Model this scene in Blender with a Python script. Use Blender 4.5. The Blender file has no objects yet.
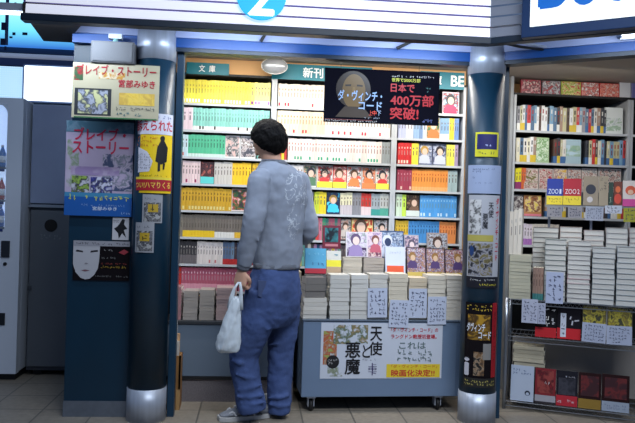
import bpy, bmesh, math, random
from mathutils import Vector, Matrix
random.seed(7)
C = bpy.context.scene.collection
PI = math.pi
# ------------------------------------------------------------------ camera model (metres; z up; shop runs along x, depth is y)
F, TH, RHO, EYE = 700.0, math.radians(5), 0.03, 1.2
fw = Vector((math.sin(TH), math.cos(TH), 0)); rt = Vector((math.cos(TH), -math.sin(TH), 0)); up = Vector((0, 0, 1))
EYEP = Vector((0, 0, EYE))
def ray(px, py):
    x, y = px - 317.5, py - 211.5
    k = 1 + RHO * RHO
    u, v = (x + RHO * y) / k, (y - RHO * x) / k
    return fw * F + rt * u - up * v
def at(px, py, Y):
    d = ray(px, py); return EYEP + d * (Y / d.y)
def at_plane(px, py, O, n):
    d = ray(px, py); return EYEP + d * ((O - EYEP).dot(n) / d.dot(n))
def ground(px, py, z=0):
    d = ray(px, py); return EYEP + d * ((z - EYE) / d.z)
cam = bpy.data.cameras.new('camera'); co = bpy.data.objects.new('camera', cam); C.objects.link(co)
cam.sensor_width = 36; cam.lens = 36 * F / 635; cam.clip_start = .05
R_ = rt * math.cos(RHO) + up * math.sin(RHO); U_ = up * math.cos(RHO) - rt * math.sin(RHO)
co.matrix_world = Matrix(((R_.x, U_.x, -fw.x, 0), (R_.y, U_.y, -fw.y, 0), (R_.z, U_.z, -fw.z, EYE), (0, 0, 0, 1)))
bpy.context.scene.camera = co

# ------------------------------------------------------------------ materials
def lin(c):
    return tuple(((x / 255) / 12.92 if x / 255 <= .04045 else ((x / 255 + .055) / 1.055) ** 2.4) for x in c) + (1,)
MC = {}
def mat(c, rough=.6, metal=0, emit=0, rnd=0, noise=0, nscale=8, bump=0, bscale=60, key=None, alpha=1, trans=0, stretch=(1, 1, 1), spec=.5):
    k = key or (c, rough, metal, emit, rnd, noise, nscale, bump, bscale, alpha, trans, stretch, spec)
    if k in MC: return MC[k]
    m = bpy.data.materials.new('surface_%03d' % len(MC)); m.use_nodes = True
    nt = m.node_tree; N = nt.nodes; L = nt.links; b = N['Principled BSDF']
    b.inputs['Roughness'].default_value = rough; b.inputs['Metallic'].default_value = metal
    b.inputs['Specular IOR Level'].default_value = spec
    b.inputs['Base Color'].default_value = lin(c); b.inputs['Alpha'].default_value = alpha
    if trans: b.inputs['Transmission Weight'].default_value = trans
    src = None
    if noise or bump:
        tc = N.new('ShaderNodeTexCoord'); mp = N.new('ShaderNodeMapping'); mp.inputs['Scale'].default_value = stretch
        L.new(tc.outputs['Object'], mp.inputs['Vector'])
    if noise:
        nz = N.new('ShaderNodeTexNoise'); nz.inputs['Scale'].default_value = nscale; nz.inputs['Detail'].default_value = 5
        L.new(mp.outputs[0], nz.inputs['Vector'])
        mx = N.new('ShaderNodeMix'); mx.data_type = 'RGBA'
        mx.inputs[6].default_value = lin(tuple(max(0, x * (1 - noise)) for x in c)); mx.inputs[7].default_value = lin(tuple(min(255, x * (1 + noise)) for x in c))
        L.new(nz.outputs['Fac'], mx.inputs[0]); src = mx.outputs[2]; L.new(src, b.inputs['Base Color'])
    if rnd:
        oi = N.new('ShaderNodeObjectInfo'); hs = N.new('ShaderNodeHueSaturation'); mr = N.new('ShaderNodeMapRange')
        mr.inputs[3].default_value = 1 - rnd; mr.inputs[4].default_value = 1 + rnd
        L.new(oi.outputs['Random'], mr.inputs[0]); L.new(mr.outputs[0], hs.inputs['Value'])
        hs.inputs['Color'].default_value = lin(c)
        if src: L.new(src, hs.inputs['Color'])
        L.new(hs.outputs[0], b.inputs['Base Color'])
    if bump:
        n2 = N.new('ShaderNodeTexNoise'); n2.inputs['Scale'].default_value = bscale; n2.inputs['Detail'].default_value = 4
        L.new(mp.outputs[0], n2.inputs['Vector']); bp = N.new('ShaderNodeBump'); bp.inputs['Strength'].default_value = bump; bp.inputs['Distance'].default_value = .01
        L.new(n2.outputs['Fac'], bp.inputs['Height']); L.new(bp.outputs[0], b.inputs['Normal'])
    if emit:
        b.inputs['Emission Color'].default_value = lin(c); b.inputs['Emission Strength'].default_value = emit
    MC[k] = m; return m
def art(cols, scale=14, seed=0, rough=.35):
    """printed illustration: patches of a few inks"""
    k = ('art', tuple(cols), scale, seed)
    if k in MC: return MC[k]
    m = bpy.data.materials.new('print_%03d' % len(MC)); m.use_nodes = True
    nt = m.node_tree; N = nt.nodes; L = nt.links; b = N['Principled BSDF']; b.inputs['Roughness'].default_value = rough
    tc = N.new('ShaderNodeTexCoord'); mp = N.new('ShaderNodeMapping'); mp.inputs['Location'].default_value = (seed * 3.1, seed * 1.7, seed)
    nz = N.new('ShaderNodeTexNoise'); nz.inputs['Scale'].default_value = scale * 1.9; nz.inputs['Detail'].default_value = 4; nz.inputs['Distortion'].default_value = .5
    cr = N.new('ShaderNodeValToRGB'); cr.color_ramp.interpolation = 'LINEAR'
    n = len(cols); e = cr.color_ramp.elements
    e[0].position = .3; e[0].color = lin(cols[0]); e[1].position = .42; e[1].color = lin(cols[1 % n])
    for i in range(2, n):
        q = e.new(.42 + .26 * (i - 1) / (n - 1)); q.color = lin(cols[i])
    L.new(tc.outputs['Object'], mp.inputs[0]); L.new(mp.outputs[0], nz.inputs['Vector']); L.new(nz.outputs['Fac'], cr.inputs[0]); L.new(cr.outputs[0], b.inputs['Base Color'])
    MC[k] = m; return m

# ------------------------------------------------------------------ mesh helpers
class MB:
    def __init__(s): s.v = []; s.f = []; s.m = []; s.mats = []
    def mi(s, m):
        if m not in s.mats: s.mats.append(m)
        return s.mats.index(m)
    def add(s, vs, fs, m, M=None):
        o = len(s.v); s.v += [tuple(M @ Vector(v)) if M else tuple(v) for v in vs]
        i = s.mi(m)
        for f in fs: s.f.append(tuple(o + k for k in f)); s.m.append(i)
    def box(s, x0, x1, y0, y1, z0, z1, m, M=None):
        vs = [(x0, y0, z0), (x1, y0, z0), (x1, y1, z0), (x0, y1, z0), (x0, y0, z1), (x1, y0, z1), (x1, y1, z1), (x0, y1, z1)]
        s.add(vs, [(0, 3, 2, 1), (4, 5, 6, 7), (0, 1, 5, 4), (1, 2, 6, 5), (2, 3, 7, 6), (3, 0, 4, 7)], m, M)
    def prism(s, pts, z0, z1, m, M=None):
        n = len(pts); vs = [(x, y, z0) for x, y in pts] + [(x, y, z1) for x, y in pts]
        s.add(vs, [tuple(range(n))[::-1], tuple(range(n, 2 * n))] + [(i, (i + 1) % n, (i + 1) % n + n, i + n) for i in range(n)], m, M)
    def lathe(s, prof, m, n=24, M=None, c=(0, 0)):
        vs = []; fs = []
        for r, z in prof: vs += [(c[0] + r * math.cos(2 * PI * k / n), c[1] + r * math.sin(2 * PI * k / n), z) for k in range(n)]
        for j in range(len(prof) - 1):
            for k in range(n): fs.append((j * n + k, j * n + (k + 1) % n, (j + 1) * n + (k + 1) % n, (j + 1) * n + k))
        fs.append(tuple(range(n))[::-1]); fs.append(tuple(range((len(prof) - 1) * n, len(prof) * n)))
        s.add(vs, fs, m, M)
    def rings(s, R, m):
        n = len(R[0]); vs = [v for r in R for v in r]; fs = []
        for j in range(len(R) - 1):
            for k in range(n): fs.append((j * n + k, j * n + (k + 1) % n, (j + 1) * n + (k + 1) % n, (j + 1) * n + k))
        fs.append(tuple(range(n))[::-1]); fs.append(tuple(range((len(R) - 1) * n, len(R) * n)))
        s.add(vs, fs, m)
    def tube(s, pts, rad, m, n=10, sub=3, flat=None):
        P = [Vector(p) for p in pts]; rr = rad if isinstance(rad, (list, tuple)) else [rad] * len(P)
        Q = []; q = []
        for i in range(len(P) - 1):
            a, b, c, d = P[max(i - 1, 0)], P[i], P[i + 1], P[min(i + 2, len(P) - 1)]
            for k in range(sub):
                t = k / sub
                Q.append(.5 * ((2 * b) + (c - a) * t + (2 * a - 5 * b + 4 * c - d) * t * t + (3 * b - a - 3 * c + d) * t ** 3)); q.append(rr[i] * (1 - t) + rr[i + 1] * t)
        Q.append(P[-1]); q.append(rr[-1])
        R = []; ref = None
        for i, p in enumerate(Q):
            T = (Q[min(i + 1, len(Q) - 1)] - Q[max(i - 1, 0)]).normalized()
            if ref is None:
                ref = Vector((0, 0, 1)) if abs(T.z) < .9 else Vector((1, 0, 0))
            u = ref - T * ref.dot(T)
            u.normalize(); w = T.cross(u); ref = u
            R.append([p + (u * math.cos(2 * PI * k / n) + w * math.sin(2 * PI * k / n)) * q[i] for k in range(n)])
        s.rings(R, m)
    def mesh(s, name, smooth=False):
        me = bpy.data.meshes.new(name); me.from_pydata(s.v, [], s.f)
        for m in s.mats: me.materials.append(m)
        me.polygons.foreach_set('material_index', s.m)
        if smooth: me.polygons.foreach_set('use_smooth', [True] * len(s.f))
        me.update(); return me
    def build(s, name, parent=None, smooth=False, bevel=0):
        o = bpy.data.objects.new(name, s.mesh(name, smooth)); C.objects.link(o); o.parent = parent
        if bevel:
            b = o.modifiers.new('soft', 'BEVEL'); b.width = bevel; b.segments = 2; b.limit_method = 'ANGLE'
        return o
def tag(o, label=None, cat=None, group=None, kind=None):
    if label: o['label'] = label
    if cat: o['category'] = cat
    if group: o['group'] = group
    if kind: o['kind'] = kind
    return o
def thing(name, label, cat, loc=(0, 0, 0), rz=0, group=None, kind=None):
    o = bpy.data.objects.new(name, None); C.objects.link(o); o.location = loc; o.rotation_euler = (0, 0, rz); o.empty_display_size = .1
    return tag(o, label, cat, group, kind)
def place(o, loc, rz=0, tilt=0, roll=0):
    """tilt leans the top away from the viewer"""
    o.matrix_world = Matrix.Translation(loc) @ Matrix.Rotation(rz, 4, 'Z') @ Matrix.Rotation(-tilt, 4, 'X') @ Matrix.Rotation(roll, 4, 'Y')
    return o
def struct(o, label=None): o['kind'] = 'structure'; return tag(o, label)

# ---- print layers: thin sheets in front of a base, local x right, z up, viewer at -y
def bend_pt(x, y, z, R):
    if not R: return (x, y, z)
    a = x / R; r = R - y
    return (r * math.sin(a), R - r * math.cos(a), z)
def sheet(mb, x0, x1, z0, z1, y, m, R=0, th=.0005, poly=None):
    if poly and R:
        bm = bmesh.new(); f_ = bm.faces.new([bm.verts.new((a, 0, c)) for a, c in poly])
        for cut in range(int((max(p[0] for p in poly) - min(p[0] for p in poly)) / .006)):
            xx = min(p[0] for p in poly) + .006 * (cut + .5)
            bmesh.ops.bisect_plane(bm, geom=bm.verts[:] + bm.edges[:] + bm.faces[:], plane_co=(xx, 0, 0), plane_no=(1, 0, 0))
        bmesh.ops.triangulate(bm, faces=bm.faces[:]); bm.verts.index_update()
        mb.add([bend_pt(v.co.x, y - th, v.co.z, R) for v in bm.verts], [tuple(v.index for v in f.verts) for f in bm.faces], m); bm.free(); return
    if poly:
        n = len(poly); vs = [bend_pt(px, y - th, pz, R) for px, pz in poly] + [bend_pt(px, y, pz, R) for px, pz in poly]
        mb.add(vs, [tuple(range(n)), tuple(range(n, 2 * n))[::-1]] + [(i, i + n, (i + 1) % n + n, (i + 1) % n) for i in range(n)], m); return
    nx = max(1, int((x1 - x0) / .012)) if R else 1
    vs = []; fs = []
    for i in range(nx + 1):
        x = x0 + (x1 - x0) * i / nx
        for (yy, zz) in ((y - th, z0), (y - th, z1), (y, z1), (y, z0)): vs.append(bend_pt(x, yy, zz, R))
    for i in range(nx):
        a = i * 4; b = a + 4
        for k in range(4): fs.append((a + k, b + k, b + (k + 1) % 4, a + (k + 1) % 4)[::-1])
    fs.append((0, 1, 2, 3)[::-1]); fs.append(tuple(nx * 4 + k for k in range(4)))
    mb.add(vs, fs, m)
TXT = {}
def glyphs(s, bold):
    k = (s, bold)
    if k not in TXT:
        c = bpy.data.curves.new('t', 'FONT'); c.body = s; c.size = 1; c.resolution_u = 5 if len(s) < 4 else 2; c.space_line = .95
        o = bpy.data.objects.new('t', c); m = bpy.data.meshes.new_from_object(o)
        vs = [tuple(v.co) for v in m.vertices]; fs = [tuple(p.vertices) for p in m.polygons]
        bpy.data.objects.remove(o); bpy.data.curves.remove(c); bpy.data.meshes.remove(m)
        TXT[k] = (vs, fs)
    return TXT[k]
def text(mb, s, x0, x1, z0, z1, y, m, R=0, bold=.012, vertical=False):
    if vertical: s = '\n'.join(s)
    vs, fs = glyphs(s, bold)
    if not vs: return
    ax, bx = min(v[0] for v in vs), max(v[0] for v in vs); az, bz = min(v[1] for v in vs), max(v[1] for v in vs)
    sx, sz = (x1 - x0) / (bx - ax), (z1 - z0) / (bz - az)
    for q, (ox, oz) in enumerate(((0, 0), (bold * .7, 0), (0, bold * .7), (-bold * .7, 0), (0, -bold * .7)) if bold else ((0, 0),)):
        mb.add([bend_pt(x0 + (v[0] - ax + ox) * sx, y - q * .00002, z0 + (v[1] - az + oz) * sz, R) for v in vs], fs, m)
def scribble(mb, x0, x1, z0, z1, rows, y, m, seed=0, vertical=False, dense=.8, R=0, cw=None, wt=.12):
    """illegible rows of small pen strokes"""
    rg = random.Random(seed)
    if vertical: W, H = z1 - z0, x1 - x0
    else: W, H = x1 - x0, z1 - z0
    rh = H / rows; cs = cw or rh * .8; nc = max(1, int(W / cs)); cs = W / nc
    for r in range(rows):
        for c in range(nc):
            if rg.random() > dense: continue
            for k in range(3):
                a = (c + .15 + .6 * rg.random()) * cs; b = (r + .18 + .6 * rg.random()) * rh
                l = cs * (.3 + .35 * rg.random()); t = rh * wt
                if rg.random() < .5: p = [(a - l / 2, b - t / 2), (a + l / 2, b - t / 2 + t * .5), (a + l / 2, b + t), (a - l / 2, b + t / 2)]
                else: p = [(a - t / 2, b - l / 2), (a + t / 2, b - l / 2), (a + t, b + l / 2), (a, b + l / 2)]
                q = [((x0 + v), (z0 + u)) if vertical else ((x0 + u), (z1 - v)) for u, v in p]
                mb.add([bend_pt(u, y, v, R) for u, v in q], [(0, 1, 2, 3)], m)

WHITE = (235, 236, 236); INK = (35, 35, 45); CREAM = (228, 222, 206)
def printed(name, label, cat, group, w, h, base, bands=(), pics=(), texts=(), thick=.0015, pages=False, R=0, polys=(), scr=(), fig=None):
    """a poster, card or a book cover out. Origin bottom centre of the front; fractions 0..1 for the layout."""
    mb = MB(); bm = mat(base, .45) if sum(base) > 130 else mat(base, .85, spec=.08)
    X = lambda f: (f - .5) * w
    Z = lambda f: f * h
    if pages:
        pg = mat(CREAM, .8)
        mb.box(-w / 2 + .001, w / 2 - .002, .0006, thick - .0006, .0015, h - .0015, pg)
        mb.box(-w / 2, w / 2, 0, .0006, 0, h, bm); mb.box(-w / 2, w / 2, thick - .0006, thick, 0, h, bm); mb.box(-w / 2, -w / 2 + .0008, 0, thick, 0, h, bm)
    else: sheet(mb, -w / 2, w / 2, 0, h, 0, bm, R, thick)
    y0 = 0 if pages else -thick
    root = mb.build(name); tag(root, label, cat, group)
    for i, (x0, x1, z0, z1, mm) in enumerate(pics):
        p = MB(); sheet(p, X(x0), X(x1), Z(z0), Z(z1), y0 - .0002 * (i + 1), mm, R, .0004); p.build('printed_picture', root)
    y1 = y0 - .0002 * len(pics) - .0006
    if fig:
        cx, cz, sc_, hair_, skin_, cloth_ = fig; k_ = w / h
        E_ = lambda a, b_, rx, rz: [(a + rx * sc_ * math.cos(q * PI / 7), b_ + rz * sc_ * k_ * math.sin(q * PI / 7)) for q in range(14)]
        CL = lambda L_: [(min(.97, max(.03, a)), min(.98, max(.02, b_))) for a, b_ in L_]
        polys = [(CL(q_[0]), q_[1]) for q_ in [([(cx - .42 * sc_, cz - .9 * sc_ * k_), (cx + .42 * sc_, cz - .9 * sc_ * k_), (cx + .36 * sc_, cz - .42 * sc_ * k_), (cx + .1 * sc_, cz - .22 * sc_ * k_), (cx - .1 * sc_, cz - .22 * sc_ * k_), (cx - .36 * sc_, cz - .42 * sc_ * k_)], cloth_), (E_(cx, cz + .04, .3, .34), hair_), (E_(cx + .02, cz - .02, .2, .25), skin_)]] + list(polys)
    for (pl, c) in polys:
        p = MB(); sheet(p, 0, 0, 0, 0, y1, mat(c, .45), R, .0003, [(X(a), Z(b)) for a, b in pl]); p.build('printed_shape', root); y1 -= .0002
    for (x0, x1, z0, z1, c) in bands:
        p = MB(); sheet(p, X(x0), X(x1), Z(z0), Z(z1), y1, mat(c, .45), R, .0004); p.build('colour_band', root); y1 -= .0002
    y1 -= .0004
    for t in texts:
        s, x0, x1, z0, z1, c = t[:6]; kw = t[6] if len(t) > 6 else {}
        p = MB()
        text(p, s, X(x0), X(x1), Z(z0), Z(z1), y1, mat(c, .5), R, **kw); y1 -= .0001
        p.build('lettering', root)
    for i, (x0, x1, z0, z1, rows, c, ver) in enumerate(scr):
        p = MB(); scribble(p, X(x0), X(x1), Z(z0), Z(z1), rows, y1 - .0003, mat(c, .5), hash((i, rows)) % 97 + len(label), ver, R=R); p.build('lettering', root)
    return root

# ------------------------------------------------------------------ room shell
def shell(name, f, m, bevel=0):
    mb = MB(); f(mb, m); return struct(mb.build(name, bevel=bevel))
def tile_mat():
    m = bpy.data.materials.new('floor_tiles'); m.use_nodes = True; nt = m.node_tree; N = nt.nodes; L = nt.links; b = N['Principled BSDF']
    tc = N.new('ShaderNodeTexCoord'); br = N.new('ShaderNodeTexBrick'); br.offset = 0; br.inputs['Scale'].default_value = 1
    br.inputs['Brick Width'].default_value = .3; br.inputs['Row Height'].default_value = .3; br.inputs['Mortar Size'].default_value = .005
    br.inputs['Color1'].default_value = lin((160, 150, 136)); br.inputs['Color2'].default_value = lin((148, 140, 128)); br.inputs['Mortar'].default_value = lin((104, 100, 94))
    nz = N.new('ShaderNodeTexNoise'); nz.inputs['Scale'].default_value = 30; nz.inputs['Detail'].default_value = 6
    mx = N.new('ShaderNodeMix'); mx.data_type = 'RGBA'; mx.blend_type = 'MULTIPLY'; mx.inputs[0].default_value = .5
    L.new(tc.outputs['Object'], br.inputs['Vector']); L.new(tc.outputs['Object'], nz.inputs['Vector']); L.new(br.outputs['Color'], mx.inputs[6]); L.new(nz.outputs['Fac'], mx.inputs[7]); L.new(mx.outputs[2], b.inputs['Base Color'])
    b.inputs['Roughness'].default_value = .45
    return m
shell('floor', lambda b, m: b.box(-6, 6, -3, 9, -.05, 0, m), tile_mat())
TEAL = mat((5, 42, 62), .38, noise=.12, nscale=5); TEALD = mat((12, 50, 74), .4)
BLUE = mat((12, 70, 140), .4); STEEL = mat((170, 178, 192), .42, .45, noise=.12, nscale=40, stretch=(1, 1, .05)); CEIL = mat((176, 166, 154), .8)
NAVY = mat((14, 36, 56), .45); WOOD = mat((226, 176, 118), .6, noise=.08, nscale=6); SHELF = mat((176, 180, 184), .45); SHELFD = mat((112, 114, 118), .5); DARK = mat((24, 25, 28), .6)
YF = 4.03; YS = 4.62; ZC = 2.18
LC = at(152, 211, YF); RC = at(482.5, 211, YF)
# facade right of the corner column runs towards the viewer
A1 = math.radians(-34); e1 = Vector((math.cos(A1), math.sin(A1), 0)); n1 = Vector((-math.sin(A1), math.cos(A1), 0))
RCv = Vector((RC.x, YF, 0))
# interior: ceiling, back wall, side walls
XL = at(170, 211, YF).x; XB0 = at(176.5, 211, YS).x
shell('ceiling', lambda b, m: b.prism([(XL - .1, YF), (RC.x, YF), (RC.x + 2.2 * e1.x, YF + 2.2 * e1.y), (4.2, 3), (4.2, 6.2), (XL - .1, 6.2)], ZC, ZC + .05, m), CEIL)
shell('wall_back', lambda b, m: b.box(XL - .1, 4.2, 5.2, 5.3, 0, ZC, m), WOOD)
shell('wall_left', lambda b, m: b.box(XB0 - .09, XB0 - .035, YF + .1, 5.2, 0, ZC, m), mat((60, 62, 66), .6))
# teal wall panel left of the column
px0 = at(69.3, 211, 4.06).x; px1 = LC.x - .02
zk = at(95, 401, 4.06).z
shell('wall_front', lambda b, m: b.box(px0, px1, 4.06, 4.2, zk, 2.2, m), TEAL)
struct((lambda b: (b.box(px0 - .003, px1, 4.055, 4.19, 0, zk, mat((120, 128, 140), .35, .6, noise=.1, nscale=30)), b.build('baseboard_front')))(MB())[1])
# columns
def column(px, nm_label, zc0, zb):
    c = at(px, 211, YF); t = thing('column', None, None, (c.x, YF, 0)); t['kind'] = 'structure'; r = .107
    b = MB(); b.lathe([(r, zb), (r, zc0)], TEAL, 40); b.build('shaft', t, True)
    b = MB(); b.lathe([(r + .003, 0), (r + .003, zb)], STEEL, 40); b.build('base_sleeve', t, True)
    b = MB(); b.lathe([(r + .003, zc0), (r + .003, 2.2)], STEEL, 40); b.build('cap_sleeve', t, True)
    for x0, x1 in ((.112, .15),):
        b = MB(); b.box(x0, x1, .03, .1, 0, 2.12, TEALD); b.build('edge_strip', t)
    return c
column(152, '', at(155, 62, YF).z, at(145, 386, YF).z)
column(482.5, '', at(488, 76, YF).z, at(478, 390, YF).z)
# beam over the openings (blue band) + soffit
zb0 = at(320, 55, YF).z; 
shell('trim_1', lambda b, m: b.box(px0, RC.x, YF - .02, YF + .08, zb0, 2.157, m), BLUE)
def rbox(b, m, s0, s1, d0, d1, z0, z1, A=e1, Nn=n1, O=RCv):
    M = Matrix(((A.x, Nn.x, 0, O.x), (A.y, Nn.y, 0, O.y), (0, 0, 1, 0), (0, 0, 0, 1)))
    b.box(s0, s1, d0, d1, z0, z1, m, M)
shell('trim_2', lambda b, m: rbox(b, m, 0, 1.9, -.02, .08, zb0 + .005, 2.157), BLUE)
PALE = mat((146, 158, 194), .5)
shell('trim_15', lambda b, m: b.box(px0, RC.x, YF - .03, YF + .08, 2.157, 2.205, m), PALE)
shell('trim_16', lambda b, m: rbox(b, m, 0, 1.9, -.03, .08, 2.157, 2.205), PALE)
shell('trim_3', lambda b, m: b.box(px1, RC.x - .05, YF - .015, YF + .07, zb0 - .022, zb0, m), NAVY)
shell('trim_4', lambda b, m: rbox(b, m, .1, 1.9, -.015, .07, zb0 - .018, zb0 + .005), NAVY)
# fascia
Y0 = 3.6; off = YF - Y0
zl0 = at(320, 36, Y0).z; zl1 = at(320, 29.3, Y0).z
XA = at(21.5, 14, Y0).x
XCn = RC.x - off * math.tan(-A1 / 2)     # mitred corner
def fpt(s): return Vector((XCn, Y0, 0)) + e1 * s
SOF = mat((196, 206, 224), .5)
xs = at(88, 22, Y0).x
shell('trim_5', lambda b, m: b.prism([(xs, Y0 + .02), (XCn, Y0 + .02), (fpt(2).x, fpt(2).y + .02), (RC.x + 2 * e1.x, YF + 2 * e1.y), (RC.x, YF), (px0, YF)], 2.206, 2.225, m), SOF)
shell('trim_6', lambda b, m: b.prism([(XA, Y0 + .01), (xs, Y0 + .02), (px0, YF), (px0, YF + .2), (px0 - .22, YF + .2)], 2.15, 2.2, m), mat((44, 36, 32), .7))  # unlit end of the soffit, its shade put into the dark brown
def fascia(name, pts, m, kindlabel=None):
    b = MB(); b.prism(pts[0], pts[1], pts[2], m); return struct(b.build(name, bevel=.003))
fascia('trim_7', ([(XA, Y0 - .02), (XCn + .005, Y0 - .02), (XCn, Y0 + .05), (XA, Y0 + .05)], zl0, zl1), NAVY)
q0, q1 = fpt(0), fpt(2.0)
fascia('trim_8', ([(q0.x, q0.y - .02), (q1.x, q1.y - .02), (q1.x, q1.y + .05), (q0.x, q0.y + .05)], zl0, zl1), NAVY)
SLAT = mat((236, 238, 250), .5, emit=.6); SLAT2 = mat((140, 146, 160), .5, metal=.3)  # glow stands in for light on the slats; turned side coloured dimmer
zs = zl1; dz = at(320, 18.6, Y0).z - at(320, 29.3, Y0).z
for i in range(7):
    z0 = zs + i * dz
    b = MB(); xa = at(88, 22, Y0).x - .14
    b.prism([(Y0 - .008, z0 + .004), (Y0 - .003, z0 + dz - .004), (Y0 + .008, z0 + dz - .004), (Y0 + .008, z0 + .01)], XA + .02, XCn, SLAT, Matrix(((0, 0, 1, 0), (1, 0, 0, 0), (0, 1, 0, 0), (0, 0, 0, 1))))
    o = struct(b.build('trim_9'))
    b = MB(); M = Matrix(((0, 0, e1.x, XCn), (1, 0, e1.y, 0), (0, 1, 0, 0), (0, 0, 0, 1)))
    b.prism([(Y0 - .008, z0 + .004), (Y0 - .003, z0 + dz - .004), (Y0 + .008, z0 + dz - .004), (Y0 + .008, z0 + .01)], 0, 2.0, SLAT2, M)
    struct(b.build('trim_10'))
struct((lambda b: (b.box(XA, XCn, Y0 + .02, Y0 + .05, zl1, zs + 7 * dz, mat((120, 112, 170), .6)), b.build('wall_fascia')))(MB())[1])

# number sign on the fascia
c = at(261.5, -5, Y0 - .03); r = 24.5 / F * Y0
t = thing('number_sign', 'round sky-blue disc with white numeral 2 on white slatted fascia', 'sign', (c.x, Y0 - .018, c.z))
MX = Matrix.Rotation(PI / 2, 4, 'X')
b = MB(); b.lathe([(r, 0), (r, .008), (r - .002, .01)], mat((20, 178, 222), .5, emit=.7), 48, MX); b.build('disc', t)  # glow added to disc and numeral to keep their colour bright
b = MB(); text(b, '2', -.062, .062, -r * .79, r * .72, -.0112, mat((245, 248, 252), .5, emit=.8), bold=.03); b.build('numeral', t)
# white box sign at the corner
sO = at(519, 30, 3.45); sO = Vector((sO.x, sO.y, 0)); As = math.radians(-35); es = Vector((math.cos(As), math.sin(As), 0)); ns = Vector((-math.sin(As), math.cos(As), 0))
def ap(px, py): return at_plane(px, py, sO, ns)
def sloc(px, py): p = ap(px, py); return (p - sO).dot(es), p.z
s0, zA = sloc(521, 38); s1, zB = sloc(530, 27)
t = thing('box_sign', 'white box sign with blue letters in navy frame angled above the corner bookcase', 'sign', (sO.x, sO.y, 0), As)
b = MB(); b.box(s0, 1.2, .0, .08, zA, zA + .5, mat((20, 52, 96), .4)); b.build('frame', t, bevel=.004)
b = MB(); b.box(s1, 1.2, -.004, 0, zB, zA + .5, mat((236, 244, 246), .4, emit=.75)); b.build('face_panel', t)
LB = mat((0, 92, 178), .5, emit=.6)
l0, z0 = sloc(540, 7.5); l1, _ = sloc(566, 7.5); l2, _ = sloc(570, 5); l3, _ = sloc(596, 5)
b = MB(); text(b, 'B', l0, l1, z0, z0 + .2, -.0055, LB, bold=.05); b.build('lettering', t)
b = MB(); text(b, 'OOK', l2, l3 + .3, z0 - .004, z0 + .2, -.0055, LB, bold=.05); b.build('lettering', t)
# struts between fascia corner and sign
p0 = at(500, 42, 3.66); p1 = at(520, 46.5, 3.75); p2 = at(547, 50, 3.85)
b = MB(); b.tube([p0, p1, p2], .008, mat((40, 44, 50), .4, .5)); b.tube([p0 + Vector((.02, -.03, .012)), p1 + Vector((.02, -.03, .012)), p2 + Vector((.0, -.02, .01))], .008, STEEL)
tag(b.build('awning_strut'), 'short metal strut bracing the fascia corner under the white box sign', 'strut')
# fluorescent tube under the sign
p = at(622, 33, 3.55); t = thing('fluorescent_lamp', 'short bright fluorescent lamp under the white box sign', 'lamp', (p.x, p.y, p.z), As)
b = MB(); b.tube([(0, 0, 0), (.6, 0, 0)], .013, mat((225, 238, 255), .3, emit=6), 12); b.build('tube', t, True)
b = MB(); b.box(-.01, .61, .02, .045, -.03, .045, mat((200, 205, 215), .4)); b.build('reflector', t)
b = MB(); b.box(-.025, -.003, -.018, .045, -.02, .025, mat((40, 60, 90), .4)); b.build('end_cap', t)
# small sensors under the soffit
for px, py, dx, lb in ((263, 40, -.012, 'small black detector angled down under the soffit below the numeral disc'), (407, 49, -.05, 'small black detector on a long arm under the soffit above the hanging poster')):
    p = at(px, py, 3.93); t = thing('soffit_detector', lb, 'detector', (p.x, 3.965, 2.2))
    b = MB(); b.box(-.02, .02, -.015, .015, -.008, 0, mat((190, 198, 214), .5)); b.build('mounting_plate', t)
    b = MB(); b.tube([(.012 if dx > -.02 else .03, 0, -.008), (dx, 0, -.05)], [.008, .01], DARK, 10); b.build('detector_head', t)

# ------------------------------------------------------------------ station background at the far side of the kiosk
YB = 7.0
def bpx(x0, y0, x1, y1, Y):
    a = at(x0, y0, Y); c = at(x1, y1, Y); return min(a.x, c.x), max(a.x, c.x), min(a.z, c.z), max(a.z, c.z)
x0, x1, z0, z1 = bpx(-30, -20, 110, 52, YB)
b = MB(); b.box(x0 - 1, x1 + .6, YB, YB + .1, 0, z1 + .6, mat((60, 76, 100), .6)); struct(b.build('wall_far'))
t = thing('glowing_wall_panel', 'huge glowing sky-blue wall panel with a dark dotted column above the cabinet', 'advertisement', (x0 - .4, YB - .06, z0))
W = x1 - x0 + .6; H = z1 - z0 + .4
m = bpy.data.materials.new('glow_gradient'); m.use_nodes = True; nt = m.node_tree; bs = nt.nodes['Principled BSDF']  # far wall panel given a glow in place of light falling on it
tc = nt.nodes.new('ShaderNodeTexCoord'); sp = nt.nodes.new('ShaderNodeSeparateXYZ'); mr = nt.nodes.new('ShaderNodeMapRange'); cr = nt.nodes.new('ShaderNodeValToRGB')
nt.links.new(tc.outputs['Object'], sp.inputs[0]); nt.links.new(sp.outputs['Z'], mr.inputs[0]); mr.inputs[1].default_value = 0; mr.inputs[2].default_value = .45
nt.links.new(mr.outputs[0], cr.inputs[0]); cr.color_ramp.elements[0].color = lin((50, 110, 190)); cr.color_ramp.elements[1].color = lin((170, 240, 255))
e = cr.color_ramp.elements.new(.35); e.color = lin((110, 210, 245))
nt.links.new(cr.outputs[0], bs.inputs['Emission Color']); bs.inputs['Emission Strength'].default_value = 1.35; bs.inputs['Base Color'].default_value = (.02, .03, .05, 1)
b = MB(); b.box(0, W, 0, .05, 0, H, m); b.build('lit_panel', t)
L0 = (x0 - .4, z0)
def onb(px, py): p = at(px, py, YB - .07); return p.x - L0[0], p.z - L0[1]
dk = mat((16, 28, 70), .5)
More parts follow.
